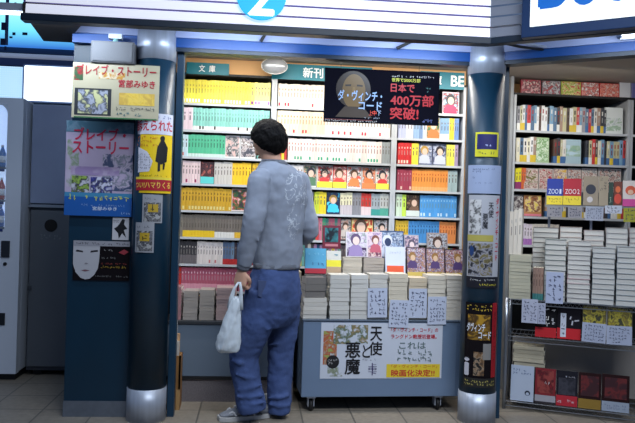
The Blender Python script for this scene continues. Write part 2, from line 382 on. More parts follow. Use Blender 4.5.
for (a, c0, d, e_) in ((0, 6, 6, 14), (1, 22, 6, 30), (0, 38, 5, 45), (12, 32, 15, 35), (22, 32, 27, 35), (4, 46, 6, 50), (2, 52, 4, 56), (9, 36, 12, 38)):
    u0, w1 = onb(a, c0); u1, w0 = onb(d, e_)
    b = MB(); b.box(u0, u1, -.004, 0, w0, w1, dk); b.build('dark_square', t)
for (a, c0, d, e_) in ((14, 2, 16, 8), (6, -20, 7.5, 45), (7, 6, 22, 8)):
    u0, w1 = onb(a, c0); u1, w0 = onb(d, e_); b = MB(); b.box(u0, u1, -.003, 0, w0, w1, mat((70, 90, 130), .5)); b.build('grey_line', t)
x0, x1, z0, z1 = bpx(-20, 49, 78, 61, 6.2)
b = MB(); b.box(x0 - .5, x1 + .4, 6.2, 6.5, z0 + .01, z1 - .02, mat((190, 204, 232), .5, emit=.25)); struct(b.build('trim_11', bevel=.01))
b = MB(); b.box(x0 - .5, x1 + .4, 6.25, 6.5, z0 - .055, z0 + .01, mat((70, 90, 140), .5)); struct(b.build('trim_12'))
x0, x1, z0, z1 = bpx(24, 65, 74, 102, 5.9)
t = thing('light_box', 'blank glowing white light box above the grey cabinet', 'light box', (x0, 5.9, z0))
b = MB(); b.box(0, x1 - x0, 0, .1, 0, z1 - z0, mat((225, 240, 255), .5, emit=2.2)); b.build('lit_face', t, bevel=.01)
b = MB(); b.box(-.015, x1 - x0 + .015, .02, .14, -.015, z1 - z0 + .015, mat((90, 110, 150), .5)); b.build('case', t)
x0, x1, z0, z1 = bpx(-20, 65, 23.5, 103, 5.95)
t = thing('glowing_partition', 'pale blue glowing dotted panel beside the white light box', 'panel', (x0, 5.95, z0))
m = bpy.data.materials.new('dotted_lit'); m.use_nodes = True; nt = m.node_tree; bs = nt.nodes['Principled BSDF']
tc = nt.nodes.new('ShaderNodeTexCoord'); vo = nt.nodes.new('ShaderNodeTexVoronoi'); vo.inputs['Scale'].default_value = 55; vo.inputs['Randomness'].default_value = 0; cr = nt.nodes.new('ShaderNodeValToRGB')
nt.links.new(tc.outputs['Object'], vo.inputs['Vector']); nt.links.new(vo.outputs['Distance'], cr.inputs[0]); cr.color_ramp.elements[0].color = lin((205, 238, 255)); cr.color_ramp.elements[1].color = lin((110, 165, 220)); cr.color_ramp.elements[1].position = .7
nt.links.new(cr.outputs[0], bs.inputs['Emission Color']); bs.inputs['Emission Strength'].default_value = 1.15
b = MB(); b.box(0, x1 - x0, 0, .06, 0, z1 - z0, m); b.build('lit_face', t)
b = MB(); b.box(0, x1 - x0, .061, .1, -.01, z1 - z0 + .01, mat((90, 110, 150), .5)); b.build('backing', t)

# ------------------------------------------------------------------ grey cabinet
YCb = 5.0
x0, x1, z0, z1 = bpx(25, 105, 76, 371, YCb); x0 = at(19.5, 240, 4.85).x + .012; ztop = at(50, 104, YCb).z; zm = at(50, 206.5, YCb).z; zb_ = at(45, 371, YCb).z
t = thing('metal_cabinet', 'tall grey metal cabinet with a round black hole in its lower door', 'cabinet', (x0, YCb, 0))
Wc = x1 - x0 + .12
b = MB(); b.box(0, Wc, .015, .6, zb_, ztop, mat((60, 66, 76), .5)); b.build('body', t, bevel=.004)
b = MB(); b.box(.0, Wc, 0, .016, zm + .02, ztop - .005, mat((138, 150, 178), .35, noise=.08, nscale=4)); b.build('upper_panel', t, bevel=.003)
b = MB(); b.box(-.005, Wc, -.008, .02, zm - .008, zm + .012, mat((130, 140, 156), .4)); b.build('divider_strip', t)
dr0 = at(28, 300, YCb).x - x0
d = (lambda b: (b.box(dr0, Wc - .05, -.004, .014, zb_ + .03, zm - .03, mat((88, 94, 102), .5)), b.build('door', t, bevel=.004)))(MB())[1]
h = at(51, 225.5, YCb); b = MB(); b.lathe([(.043, 0), (.043, .004)], mat((6, 6, 8), .8), 32, Matrix.Translation((h.x - x0, -.004, h.z)) @ MX); b.build('hole', d)
h = at(51, 237, YCb); b = MB(); scribble(b, h.x - x0 - .07, h.x - x0 + .07, h.z - .02, h.z + .02, 2, -.0055, mat((120, 128, 136), .6), 3); b.build('lettering', d)
h = at(30, 288, YCb); b = MB(); b.box(h.x - x0 - .01, h.x - x0 + .01, -.02, -.004, h.z - .015, h.z + .015, mat((80, 84, 90), .4, .5)); b.build('latch', d)
h = at(66, 226, 4.9); b = MB(); b.lathe([(.018, 0), (.024, .004), (.018, .009)], mat((190, 165, 40), .5), 20, Matrix.Translation((h.x - x0 + .02, 0, h.z)) @ MX); b.build('yellow_tag', t)
for xx in (.04, Wc - .08):
    b = MB(); b.box(xx, xx + .05, .06, .11, 0, zb_, DARK); b.build('foot', t)
# ------------------------------------------------------------------ vending machine
YV = 4.85
x1 = at(19.5, 240, YV).x; zt = at(15, 98, YV).z; zb_ = at(10, 374, YV).z
t = thing('vending_machine', 'white drinks vending machine with a glowing arched display window', 'vending machine', (x1, YV, 0))
WV = mat((200, 208, 220), .45); x0 = -.55
b = MB(); b.box(x0, 0, .06, .7, zb_, zt, WV); b.build('cabinet_body', t, bevel=.01)
wr = at(6.5, 150, YV).x - x1; wt = at(3, 104, YV).z; wb = at(3, 229, YV).z
# door frame with window opening
b = MB(); b.box(wr, 0, 0, .06, zb_, zt, WV); b.box(x0, wr, 0, .06, zb_, wb, WV); b.box(x0, wr, 0, .06, wt, zt, WV)
ar = [(wr, wt)] + [(wr - .07 + .07 * math.cos(a * PI / 16), wt - .07 + .07 * math.sin(a * PI / 16)) for a in range(0, 9)]
b.prism([(x, z) for x, z in ar], 0, .06, WV, Matrix(((1, 0, 0, 0), (0, 0, 1, 0), (0, 1, 0, 0), (0, 0, 0, 1)))); b.build('door', t)
b = MB(); b.box(x0, wr, .052, .058, wb, wt, mat((190, 215, 250), .5, emit=.8)); b.build('lit_backing', t)
zsh = [at(3, 167, YV).z, at(3, 200, YV).z, at(3, 229, YV).z]
for z in zsh[:2] + [wb + .012]:
    b = MB(); b.box(x0, wr, .0, .05, z - .012, z, mat((70, 80, 100), .5)); b.build('shelf', t)
    for k in range(4):
        b = MB(); b.box(wr - .05 - k * .09, wr - .01 - k * .09, -.003, .004, z - .03, z - .012, mat((30, 50, 110), .4)); b.build('price_button', t)
g = mat((220, 235, 250), .05, alpha=.12, spec=.8)
b = MB(); b.box(x0, wr, -.004, -.001, wb, wt, g); b.build('window_pane', t)
h = at(6, 249, YV); b = MB(); b.box(h.x - x1 - .03, h.x - x1 + .025, -.012, .0, h.z - .055, h.z + .055, mat((34, 38, 46), .4)); b.build('coin_panel', t, bevel=.003)
h = at(5, 264, YV); b = MB(); b.lathe([(.012, 0), (.012, .006)], DARK, 20, Matrix.Translation((h.x - x1, 0, h.z)) @ MX); b.build('lock', t)
h = at(1, 319, YV); b = MB(); b.box(h.x - x1 - .2, h.x - x1 + .025, -.008, .0, h.z - .04, h.z + .04, mat((24, 28, 34), .4)); b.build('delivery_flap', t)
b = MB(); b.box(x0, -.02, .05, .6, 0, zb_, DARK); b.build('plinth', t)
for r_, (z, cs) in enumerate(zip(zsh, (((60, 120, 190), (70, 130, 200)), ((170, 50, 30), (120, 30, 30)), ((50, 100, 180), (40, 90, 170))))):
    for k in range(2):
        bx_ = x1 + wr - .035 - k * .075
        o = thing('drink_bottle', '%s plastic drink bottle, %s shelf of the vending machine window' % (('light blue', 'red-brown', 'deep blue')[r_], ('top', 'middle', 'bottom')[r_]), 'bottle', (bx_, YV + .027, (z if r_ < 2 else wb + .012) + .0005), 0, 'bottles on the %s vending shelf' % ('top', 'middle', 'bottom')[r_])
        b = MB(); b.lathe([(.02, 0), (.023, .008), (.023, .09), (.02, .1), (.01, .125), (.008, .135)], mat(cs[k], .2), 16); b.build('bottle_body', o, True)
        b = MB(); b.lathe([(.0233, .03), (.0233, .075)], mat((230, 235, 240), .4), 16); b.build('label_sleeve', o, True)
        b = MB(); b.lathe([(.009, .135), (.009, .15)], mat((240, 240, 240), .4), 12); b.build('cap', o, True)

# ------------------------------------------------------------------ bookcases
zk0 = at(220, 104.3, YS).z; SP = .1748
ZR = [zk0 - SP * k for k in range(8)]     # board tops
SX = {p: at(p, 211, YS).x for p in (176.5, 270, 391.5, 460)}
def bookcase(label, X0, X1, Yf, zs, ztop, depth=.3, zbase=0, th=.0125, top=True):
    t = thing('bookcase', label, 'bookcase', (X0, Yf, 0)); w = X1 - X0
    for xx in (0, w - .018):
        b = MB(); b.box(xx, xx + .018, 0, depth, zbase, ztop, mat((186, 190, 194), .45)); b.build('side_panel', t, bevel=.001)
    b = MB(); b.box(.018, w - .018, depth - .012, depth, zbase, ztop, mat((38, 36, 36), .8)); b.build('back_panel', t)  # near-black back stands in for shade behind the books
    for z in zs:
        b = MB(); b.box(.018, w - .018, .002, depth - .012, z - th, z, mat((40, 38, 38), .7)); b.box(.018, w - .018, -.004, .002, z - th, z + .002, mat((196, 200, 204), .4)); b.build('shelf_board', t)  # dark board body paints the shade under each board; lip kept light
    if top:
        b = MB(); b.box(0, w, .0, depth, ztop, ztop + .015, DARK); b.build('top_board', t)
    return t
ztop = at(220, 76, YS).z
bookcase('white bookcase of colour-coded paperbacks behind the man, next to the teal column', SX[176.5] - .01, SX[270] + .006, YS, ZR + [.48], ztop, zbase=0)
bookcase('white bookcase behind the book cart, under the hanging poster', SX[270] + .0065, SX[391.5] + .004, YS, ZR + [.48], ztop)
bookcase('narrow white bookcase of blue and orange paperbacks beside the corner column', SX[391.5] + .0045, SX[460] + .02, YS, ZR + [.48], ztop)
# lit cornice above
b = MB(); b.box(XB0 - .03, SX[460] + .02, YS + .02, YS + .05, ztop + .015, ZC, WOOD); struct(b.build('trim_13'))

BK = {}
def book_mesh(t, h, d, cov, band=None, bh=.3, mark=None, mz=.72, mh=.08, foot=None):
    k = (round(t, 4), round(h, 4), round(d, 3), cov, band, bh, mark, mz, mh, foot)
    if k in BK: return BK[k]
    b = MB(); cm = mat(cov, .42, rnd=.09); pg = mat(CREAM, .8)
    pr = [(0, .0012), (.18 * t, 0), (.82 * t, 0), (t, .0012), (t, d), (t - .0007, d), (t - .0007, .0016), (.0007, .0016), (.0007, d), (0, d)]
    b.prism(pr, 0, h, cm); b.box(.0008, t - .0008, .0017, d - .001, .0015, h - .0015, pg)
    if band: b.prism([(-.0002, .0012), (.18 * t, -.0004), (.82 * t, -.0004), (t + .0002, .0012), (t + .0002, .04), (-.0002, .04)], 0, h * bh, mat(band, .45))
    if mark:
        b.add([(t * .32, -.0006, h * mz), (t * .68, -.0006, h * mz), (t * .68, -.0006, h * (mz + mh)), (t * .32, -.0006, h * (mz + mh))], [(0, 1, 2, 3)], mat(mark, .5))
        b.add([(t * .38, -.0006, h * (mz - .28)), (t * .62, -.0006, h * (mz - .28)), (t * .62, -.0006, h * (mz - .08)), (t * .38, -.0006, h * (mz - .08))], [(0, 1, 2, 3)], mat(tuple(int(x * .75) for x in mark), .5))
    if foot: b.add([(t * .2, -.0006, h * .06), (t * .8, -.0006, h * .06), (t * .8, -.0006, h * .2), (t * .2, -.0006, h * .2)], [(0, 1, 2, 3)], mat(foot, .5))
    me = b.mesh('paperback'); BK[k] = me; return me
COUNT = {'p': 0}
STUFF = []
def spine(name, me, loc, label, group, cat='book', rz=0, roll=0):
    o = bpy.data.objects.new(name, me); C.objects.link(o); tag(o, label, cat, group)
    return place(o, loc, rz, 0, roll)
rb = random.Random(5)
def row(pa, pb, z, segs, where, Yf=YS + .012, th=.0195, h=.149, d=.105, name='paperback', lean=0):
    """segs: (end pixel, colour words, cover rgb, options) from pixel pa"""
    x = at(pa, 211, Yf).x
    for sg in segs:
        xe = at(sg[0], 211, Yf).x; words_, cov = sg[1], sg[2]; o = sg[3] if len(sg) > 3 else {}
        if o.get('skip'): x = xe; continue
        if o.get('face'):
            w = xe - x - .004; hh = o.get('h', h)
            r = printed(o.get('name', 'displayed_book'), '%s cover out %s' % (words_, where), 'book', None, w, hh, cov, bands=o.get('bands', ()), pics=o.get('pics', ()), texts=o.get('texts', ()), thick=.014, pages=True, scr=o.get('scr', ()), polys=o.get('polys', ()), fig=o.get('fig'))
            place(r, (x + w / 2 + .002, Yf + .004, z + .0042), 0, .06); x = xe; continue
        t0 = o.get('t', th); n = max(1, round((xe - x) / t0)); t = (xe - x) / n; hh = o.get('h', h)
        vr = o.get('vary', ())
        for i in range(n):
            c = cov; 
            if vr: c = vr[rb.randrange(len(vr))]
            hq = hh - rb.choice((0, 0, .002, .004)) if not o.get('hv') else hh - rb.random() * o['hv']
            hq = round(hq, 3)
            ft = o.get('foot') if rb.random() < o.get('fp', .35) else None
            me = book_mesh(t - .0006, hq, d, c, o.get('band'), o.get('bh', .28), o.get('mark', (120, 110, 100)), foot=ft)
            loc = (x + i * t + .0003, Yf + rb.random() * .002, z + .0006)
            if o.get('stuff'): STUFF.append((me, loc)); continue
            spine(name, me, loc, '%s %s' % (words_, where), '%s spines %s' % (words_.split(',')[0], where)); COUNT['p'] += 1
        x = xe
YEL = (238, 226, 70)
L1 = 'in the bookcase behind the man'
D = lambda **k: k
P = 'paperback'
def A(*cols, s=0, sc=18): return art(cols, sc, s)
faceA = A((235, 230, 225), (40, 40, 45), (150, 150, 150), (220, 180, 170), s=1)
faceB = A((240, 240, 235), (60, 60, 70), (170, 60, 60), (230, 230, 230), s=2)
full = lambda m, z0=.05, z1=.95: [(0.04, .96, z0, z1, m)]
# bay 1
row(179.2, 0, ZR[0], [(247, 'bright yellow paperback', (242, 230, 66), D(foot=(245, 245, 235), fp=.9, mark=(200, 180, 60), h=.157)), (251, 'yellow paperback with purple foot', (242, 230, 90), D(foot=(120, 40, 110), fp=1, h=.157)), (266.8, 'pale yellow paperback with white foot', (240, 232, 130), D(band=(240, 238, 236), bh=.22, foot=(150, 110, 190), fp=.4, h=.157))], 'on the top shelf beside the teal column')
row(179.2, 0, ZR[1], [(190, 'white and pink leaning paperback', (236, 214, 220), D(mark=(160, 140, 150), t=.03)), (266.8, 'pale aqua paperback', (138, 204, 190), D(mark=(110, 160, 150), band=(226, 232, 226), bh=.2, foot=(60, 50, 50), fp=.14))], 'on the second shelf beside the teal column')
row(179.2, 0, ZR[2], [(186, 'white and sky blue paperback', (200, 220, 226), D(foot=(200, 70, 60))), (223, 'mint green paperback', (86, 186, 144), D(band=(205, 225, 215), bh=.16, mark=(60, 120, 100))),
    (238, 'black and white portrait paperback', (230, 228, 225), D(face=1, pics=full(faceA))), (254, 'white paperback with a photograph', (236, 236, 234), D(face=1, pics=full(A((245, 245, 245), (90, 70, 60), (200, 190, 190), (70, 70, 80), s=3)))), (270, '', 0, D(skip=1))], 'on the third shelf beside the teal column')
row(178.8, 0, ZR[3], [(181, 'black paperback', (50, 50, 60)), (199, 'pale pink paperback', (226, 200, 200), D(foot=(150, 40, 90), fp=.4)), (213, 'dark red paperback with turquoise band', (60, 30, 34), D(face=1, pics=full(A((50, 26, 30), (90, 50, 50), (30, 30, 40), (170, 90, 80), s=4), .3), bands=[(0, 1, 0, .3, (90, 200, 196))])),
    (231, 'grey white paperback', (206, 200, 192), D(foot=(110, 50, 120), fp=.2)), (250, 'golden yellow paperback', (238, 190, 40), D(mark=(160, 110, 30)))], 'on the fourth shelf beside the teal column')
row(178.4, 0, ZR[4], [(231, 'ochre yellow paperback', (212, 166, 48), D(mark=(120, 90, 30), foot=(230, 215, 140), fp=.8)), (247, 'white paperback with small portraits', (232, 222, 216), D(face=1, pics=full(A((240, 235, 230), (190, 60, 60), (60, 110, 60), (60, 50, 60), s=5))))], 'on the fifth shelf beside the teal column')
row(178, 0, ZR[5], [(183, 'grey brown paperback, thin', (128, 122, 112)), (215, 'grey brown paperback with yellow band', (122, 114, 104), D(band=(240, 200, 40), bh=.3)), (235, 'grey brown paperback with white band', (126, 118, 110), D(band=(228, 226, 220), bh=.26)), (246, 'grey brown paperback with orange band', (120, 112, 104), D(band=(236, 190, 60), bh=.26))], 'on the sixth shelf beside the teal column')
row(178, 0, ZR[6], [(198, 'charcoal paperback', (62, 60, 64), D(band=(110, 104, 106), bh=.4, mark=(170, 165, 160))), (224, 'white paperback', (222, 214, 210), D(mark=(160, 150, 150), foot=(200, 120, 120), fp=.5)), (241, 'blue patterned paperback', (90, 110, 140), D(vary=((90, 110, 140), (120, 150, 180), (70, 60, 70)), band=(190, 50, 50), bh=.25))], 'on the seventh shelf beside the teal column')
row(178, 0, ZR[7] + .0, [(183, 'bright red paperback', (200, 50, 44), D(h=.157)), (239, 'rose pink paperback', (190, 96, 120), D(stuff=1, band=(226, 160, 176), bh=.3, h=.157, mark=(240, 200, 210))), ], 'on the bottom shelf beside the teal column')
# bay 2
row(274.6, 0, ZR[0], [(326, 'cream paperback with wine red foot', (238, 226, 208), D(foot=(190, 40, 70), fp=.45, mark=(160, 130, 110), h=.157))], 'on the top shelf under the round mirror')
row(274.6, 0, ZR[1], [(296, 'cream orange paperback', (240, 224, 196), D(mark=(210, 120, 60), foot=(190, 40, 60), fp=.3, h=.154)), (323, 'peach paperback', (242, 214, 180), D(mark=(210, 110, 60), foot=(200, 50, 60), fp=.15, h=.154)),
    (388, 'white paperback', (238, 230, 220), D(foot=(200, 40, 70), fp=.3, stuff=1, h=.154))], 'on the second shelf beneath the round mirror')
row(286, 0, ZR[2], [(380, 'white paperback with small coloured foot box', (238, 230, 224), D(foot=(60, 170, 130), fp=.45, mark=(200, 130, 120), vary=((240, 232, 226), (236, 222, 214), (238, 234, 230)))), (388.6, 'silver paperback', (150, 156, 156))], 'on the shelf just below the hanging poster')
def fb(c, s, band=None, cols=None, **k):
    rq = random.Random(s)
    k.setdefault('fig', (rq.uniform(.4, .6), .62, rq.uniform(.8, 1.1), rq.choice(((40, 30, 30), (90, 60, 40), (180, 140, 60), (50, 50, 60))), (222, 190, 170), c))
    cols = cols or ((240, 235, 230), (60, 60, 60), c, (200, 150, 130))
    return D(face=1, pics=full(A(*cols, s=s, sc=22), .28 if band else .06), bands=[(0, 1, 0, .26, band)] if band else (), **k)
row(290, 0, ZR[3], [(302, 'pale grey slim paperback', (214, 210, 208)), (316, 'white paperback with green picture', (226, 226, 220), fb((80, 120, 90), 6)), (332, 'white paperback with yellow band', (236, 234, 226), fb((210, 60, 60), 7, (240, 226, 60), texts=[('文', .2, .8, .6, .9, (30, 30, 30))])), (346, 'red and white paperback', (222, 80, 70), fb((220, 70, 60), 8, (235, 225, 60), cols=((225, 80, 66), (240, 235, 230), (190, 40, 40), (240, 200, 180)))),
    (361, 'white paperback with black figures', (238, 232, 228), fb((220, 130, 70), 9, cols=((240, 236, 230), (50, 50, 50), (240, 236, 230), (220, 90, 70)))), (375, 'white paperback with orange foot', (236, 226, 216), fb((230, 120, 60), 10, (232, 130, 70))), (388.6, 'white paperback, red title, yellow foot', (238, 232, 222), fb((210, 50, 50), 11, (238, 216, 70), cols=((238, 232, 222), (210, 50, 50), (238, 232, 222), (60, 80, 60))))], 'on the shelf behind the man\'s shoulder')
MIX = ((232, 226, 214), (236, 214, 60), (150, 156, 160), (190, 60, 60), (60, 90, 130), (110, 170, 160), (200, 150, 190), (90, 80, 84))
row(314, 0, ZR[4], [(319, 'lime green paperback', (196, 206, 60)), (326, 'yellow paperback', (234, 210, 50)), (340, 'dark blue paperback with cyan glow', (24, 40, 70), fb((60, 190, 230), 12, cols=((20, 34, 60), (30, 50, 90), (20, 34, 60), (80, 200, 235)))), (352, 'white and yellow topped paperback', (232, 226, 190), D(band=(196, 186, 190), bh=.45)), (361, 'grey paperback', (140, 140, 146)), (371, 'red paperback with pale foot', (206, 60, 52), D(band=(220, 200, 200), bh=.4)), (380, 'silver and teal paperback', (160, 170, 176), D(band=(60, 150, 140), bh=.3)), (388.6, 'pale grey paperback with teal foot', (188, 190, 186), D(band=(80, 160, 140), bh=.35))], 'on the shelf behind the man\'s right arm')
row(313, 0, ZR[5], [(326, 'pink and green paperback', (200, 120, 140), D(stuff=1, vary=((200, 120, 140), (60, 150, 110), (210, 70, 70)))), (341, '', 0, D(stuff=1, vary=((170, 90, 110), (60, 120, 110)))), (352, 'dark photograph paperback', (70, 60, 62), fb((200, 190, 180), 13)), (374, 'cream paperback with orange picture', (226, 196, 120), fb((230, 90, 50), 14, cols=((226, 196, 120), (240, 220, 160), (226, 90, 50), (200, 60, 40)))), (388.6, 'black and grey manga paperback', (60, 62, 66), fb((200, 200, 200), 15))], 'on the shelf just above the standing display books')
row(300, 0, ZR[6], [(388.6, '', (120, 120, 120), D(stuff=1, vary=MIX))], '')
# bay 3
row(439.5, 0, ZR[0], [(456.6, 'colourful paperback with a portrait', (230, 210, 220), fb((200, 40, 90), 16, cols=((235, 220, 225), (190, 40, 60), (70, 50, 60), (150, 190, 220))))], 'on the top shelf beside the hanging poster')
row(396, 0, ZR[1], [(404, 'lavender blue paperback', (184, 190, 220), D(stuff=1, h=.154)), (411, 'white paperback, glossy', (232, 230, 240), D(stuff=1, h=.154)), (417, 'pale blue paperback', (150, 180, 214), D(stuff=1, h=.154)), (424, '', 0, D(stuff=1, vary=((120, 150, 190), (200, 210, 225)))), (438, 'manga with orange and green figures', (226, 216, 206), fb((200, 120, 60), 17, cols=((230, 220, 206), (210, 120, 60), (90, 140, 80), (70, 60, 60)))), (447, 'light blue paperback with white foot', (140, 176, 210), D(stuff=1, band=(220, 224, 226))), (452, 'yellow paperback', (230, 200, 60)), (456.6, 'cobalt blue paperback', (110, 140, 190))], 'on the second shelf beside the corner column')
row(396, 0, ZR[2], [(410, 'scarlet paperback', (206, 48, 50), D(foot=(240, 220, 200), fp=.7, mark=(240, 200, 190))), (417, 'yellow paperback', (236, 216, 70)), (431, 'grey blue paperback, white figure', (110, 120, 150), fb((200, 205, 220), 18, cols=((96, 104, 130), (210, 215, 225), (60, 66, 90), (150, 160, 190)))), (445, 'grey paperback with a pale face', (104, 112, 136), fb((200, 205, 220), 19, cols=((90, 98, 124), (200, 205, 220), (110, 120, 150), (60, 60, 90)))), (453, 'lemon yellow paperback', (230, 220, 90)), (456.6, 'mauve paperback', (170, 150, 180))], 'on the third shelf beside the corner column')
row(396, 0, ZR[3], [(411, 'plum red paperback', (160, 60, 80), D(foot=(220, 190, 170), fp=.6, mark=(200, 140, 150))), (447, 'orange paperback', (236, 152, 70), D(mark=(200, 90, 40), band=(240, 176, 110), bh=.2)), (456.6, 'steel blue paperback', (110, 150, 180), D(vary=((110, 150, 180), (160, 180, 180))))], 'on the fourth shelf beside the corner column')
row(396, 0, ZR[4], [(402, 'pale green paperback', (204, 222, 196)), (406, 'lime paperback', (190, 220, 80)), (420, 'dark brown paperback with pale band', (50, 38, 34), fb((120, 90, 70), 20, (206, 214, 206), cols=((46, 34, 30), (80, 60, 50), (46, 34, 30), (150, 120, 90)))), (456.6, 'sky blue paperback', (84, 158, 220), D(mark=(150, 200, 230), foot=(200, 225, 240), fp=.5))], 'on the fifth shelf beside the corner column')
row(396, 0, ZR[5], [(409, 'amber yellow paperback', (226, 186, 60), D(stuff=1, mark=(140, 110, 40))), (440, 'azure blue paperback', (80, 152, 214), D(stuff=1, mark=(40, 80, 130))), (456.6, 'tangerine paperback', (240, 150, 84), D(stuff=1, mark=(200, 90, 40)))], 'on the sixth shelf beside the corner column')
row(396, 0, ZR[6], [(456.6, '', (120, 120, 120), D(stuff=1, vary=MIX))], '')

for pa_, pe_, z_, cv_ in ((251, 266.6, ZR[3], ((238, 190, 40), (226, 180, 50))), (248, 266.6, ZR[4], MIX), (247, 266.6, ZR[5], MIX), (242, 266.6, ZR[6], MIX), (255, 266.6, ZR[2], MIX), (240, 266.6, ZR[7], ((190, 96, 120), (180, 110, 130))),
        (274.6, 285, ZR[2], MIX), (274.6, 289, ZR[3], MIX), (274.6, 313, ZR[4], MIX), (274.6, 312, ZR[5], MIX), (274.6, 299, ZR[6], MIX)):
    row(pa_, 0, z_, [(pe_, '', (120, 120, 120), D(stuff=1, vary=cv_))], '')
# ---------------- hanging signs and mirror
def panel_at(name, label, cat, x0, y0, x1, y1, Y, base, rz=0, tilt=0, O=None, n=None, **k):
    """place a printed sheet whose photo box is x0,y0 - x1,y1 on the plane y=Y (or the plane O,n)"""
    g = (lambda a, b_: at_plane(a, b_, O, n)) if O is not None else (lambda a, b_: at(a, b_, Y))
    p = g((x0 + x1) / 2, y1); q = g((x0 + x1) / 2, y0); l = g(x0, (y0 + y1) / 2); r = g(x1, (y0 + y1) / 2)
    w = (r - l).length; h = q.z - p.z
    o = printed(name, label, cat, k.pop('group', None), w, h, base, **k)
    place(o, p, rz, tilt); return o
SG = (10, 122, 140)
panel_at('shelf_sign', 'teal sign with two white characters above the yellow paperbacks', 'sign', 186.5, 63, 229, 74.5, YS - .004, SG, thick=.004, texts=[('文', .29, .43, .22, .8, (245, 250, 250), D(bold=.03)), ('庫', .53, .67, .22, .8, (245, 250, 250), D(bold=.03))])
panel_at('shelf_sign', 'long teal sign with white characters beside the round mirror', 'sign', 272, 65.5, 372, 81, YS - .004, SG, thick=.004, texts=[('新刊・', .31, .58, .18, .82, (245, 250, 250), D(bold=.03))])
panel_at('shelf_sign', 'teal sign with white letters beside the black hanging poster', 'sign', 420, 72, 464, 89, YS - .004, SG, thick=.004, texts=[('文庫', .1, .48, .2, .78, (245, 250, 250), D(bold=.03)), ('BE', .7, .99, .2, .8, (245, 250, 250), D(bold=.04))])
p = at(274.5, 66, YS - .1); t = thing('convex_mirror', 'round pale convex mirror hung above the bookcase next to the long teal sign', 'mirror', (p.x, p.y, p.z))
b = MB(); rr = .082; MM = Matrix.Rotation(PI / 2, 4, 'X') @ Matrix.Diagonal((1, .62, 1, 1)); b.lathe([(rr, 0), (rr * .93, .014), (rr * .75, .026), (rr * .45, .036), (.005, .04)], mat((176, 180, 186), .25, .4, noise=.2, nscale=12), 32, MM); b.build('mirror_dome', t, True)
b = MB(); b.lathe([(rr + .004, -.006), (rr + .004, .002)], mat((200, 200, 200), .4), 32, MM); b.build('rim', t)
b = MB(); b.tube([(0, .004, .02), (0, .004, ZC - p.z)], .004, STEEL, 8); b.build('hanger', t)
# big hanging poster (portrait artwork left generic)
hp = at(381, 124, 4.13); hl = at(324, 90, 4.13); hr = at(438.5, 95, 4.13); hq = at(381, 70, 4.13)
w = hr.x - hl.x; h = hq.z - hp.z
o = printed('hanging_poster', 'wide black poster with gold portrait and red Japanese lettering hung from the beam', 'poster', None, w, h, (8, 8, 20), thick=.002,
    polys=[([(.25 + .15 * math.cos(k * PI / 14), .62 + .34 * math.sin(k * PI / 14)) for k in range(28)], (40, 28, 18)), ([(.255 + .1 * math.cos(k * PI / 14), .58 + .32 * math.sin(k * PI / 14)) for k in range(28)], (104, 80, 40)), ([(.18, .3), (.34, .3), (.42, .1), (.1, .1)], (48, 34, 20)), ([(.18, .7), (.23, .71), (.23, .675), (.18, .67)], (34, 24, 16)), ([(.28, .71), (.33, .7), (.33, .67), (.28, .675)], (34, 24, 16)), ([(.245, .66), (.265, .66), (.272, .55), (.24, .55)], (124, 96, 50))],
    bands=[(.66 * .0 + .01, .42, .05, .06, (120, 60, 60))],
    texts=[('ダ・ヴィンチ・', .12, .5, .41, .6, (150, 178, 216), D(bold=.03)), ('コード', .3, .5, .25, .4, (150, 178, 216), D(bold=.03)), ('上', .39, .42, .15, .24, (190, 60, 40)), ('中', .42, .455, .15, .24, (220, 70, 50)), ('下', .46, .495, .15, .24, (170, 190, 220)),
           ('日本で', .575, .78, .6, .76, (172, 18, 32), D(bold=.03)), ('400万部', .575, .95, .35, .56, (172, 18, 32), D(bold=.03)), ('突破!', .575, .82, .1, .32, (172, 18, 32), D(bold=.03)), ('世界で5000万部', .58, .83, .79, .86, (200, 200, 60))],
    scr=[(.58, .95, .87, .92, 1, (200, 200, 200), False), (.84, .93, .61, .71, 2, (70, 120, 120), False), (.01, .5, .01, .055, 1, (190, 190, 190), False), (.35, .49, .08, .12, 1, (180, 190, 210), False), (.85, .95, .05, .12, 1, (100, 110, 170), False)])
place(o, (hp.x, hp.y - .004, hp.z), -.02)
for dx in (-.25, .22):
    b = MB(); b.tube([(dx, .001, h), (dx, .001, ZC - hp.z)], .0015, mat((60, 60, 60), .5), 6); b.build('hanging_string', o)

# ------------------------------------------------------------------ things on the teal panel
YP = 4.055
gl = mat((142, 148, 156), .5)
YSp = 3.9; p = at(112.5, 63, YSp); l = at(90.5, 50, YSp); r = at(134, 50, YSp); q = at(112.5, 41, YSp)
t = thing('wall_speaker', 'grey box speaker mounted over the paper poster beside the column', 'speaker', (p.x, p.y, p.z))
b = MB(); b.box(l.x - p.x, r.x - p.x, 0, .11, 0, q.z - p.z, mat((104, 106, 110), .6, noise=.05)); b.build('case', t, bevel=.006)
b = MB(); b.box(l.x - p.x + .01, r.x - p.x - .01, -.004, 0, .01, q.z - p.z - .01, mat((112, 114, 118), .7, bump=.3, bscale=400)); b.build('grille', t)
b = MB(); b.tube([(.0, .03, q.z - p.z), (.01, .05, q.z - p.z + .03), (.0, .1, q.z - p.z + .05)], .012, mat((140, 190, 190), .4)); b.box(-.03, .04, .02, .06, q.z - p.z + .02, q.z - p.z + .045, mat((190, 200, 210), .5)); b.build('bracket', t)
PAPER = (184, 176, 148)
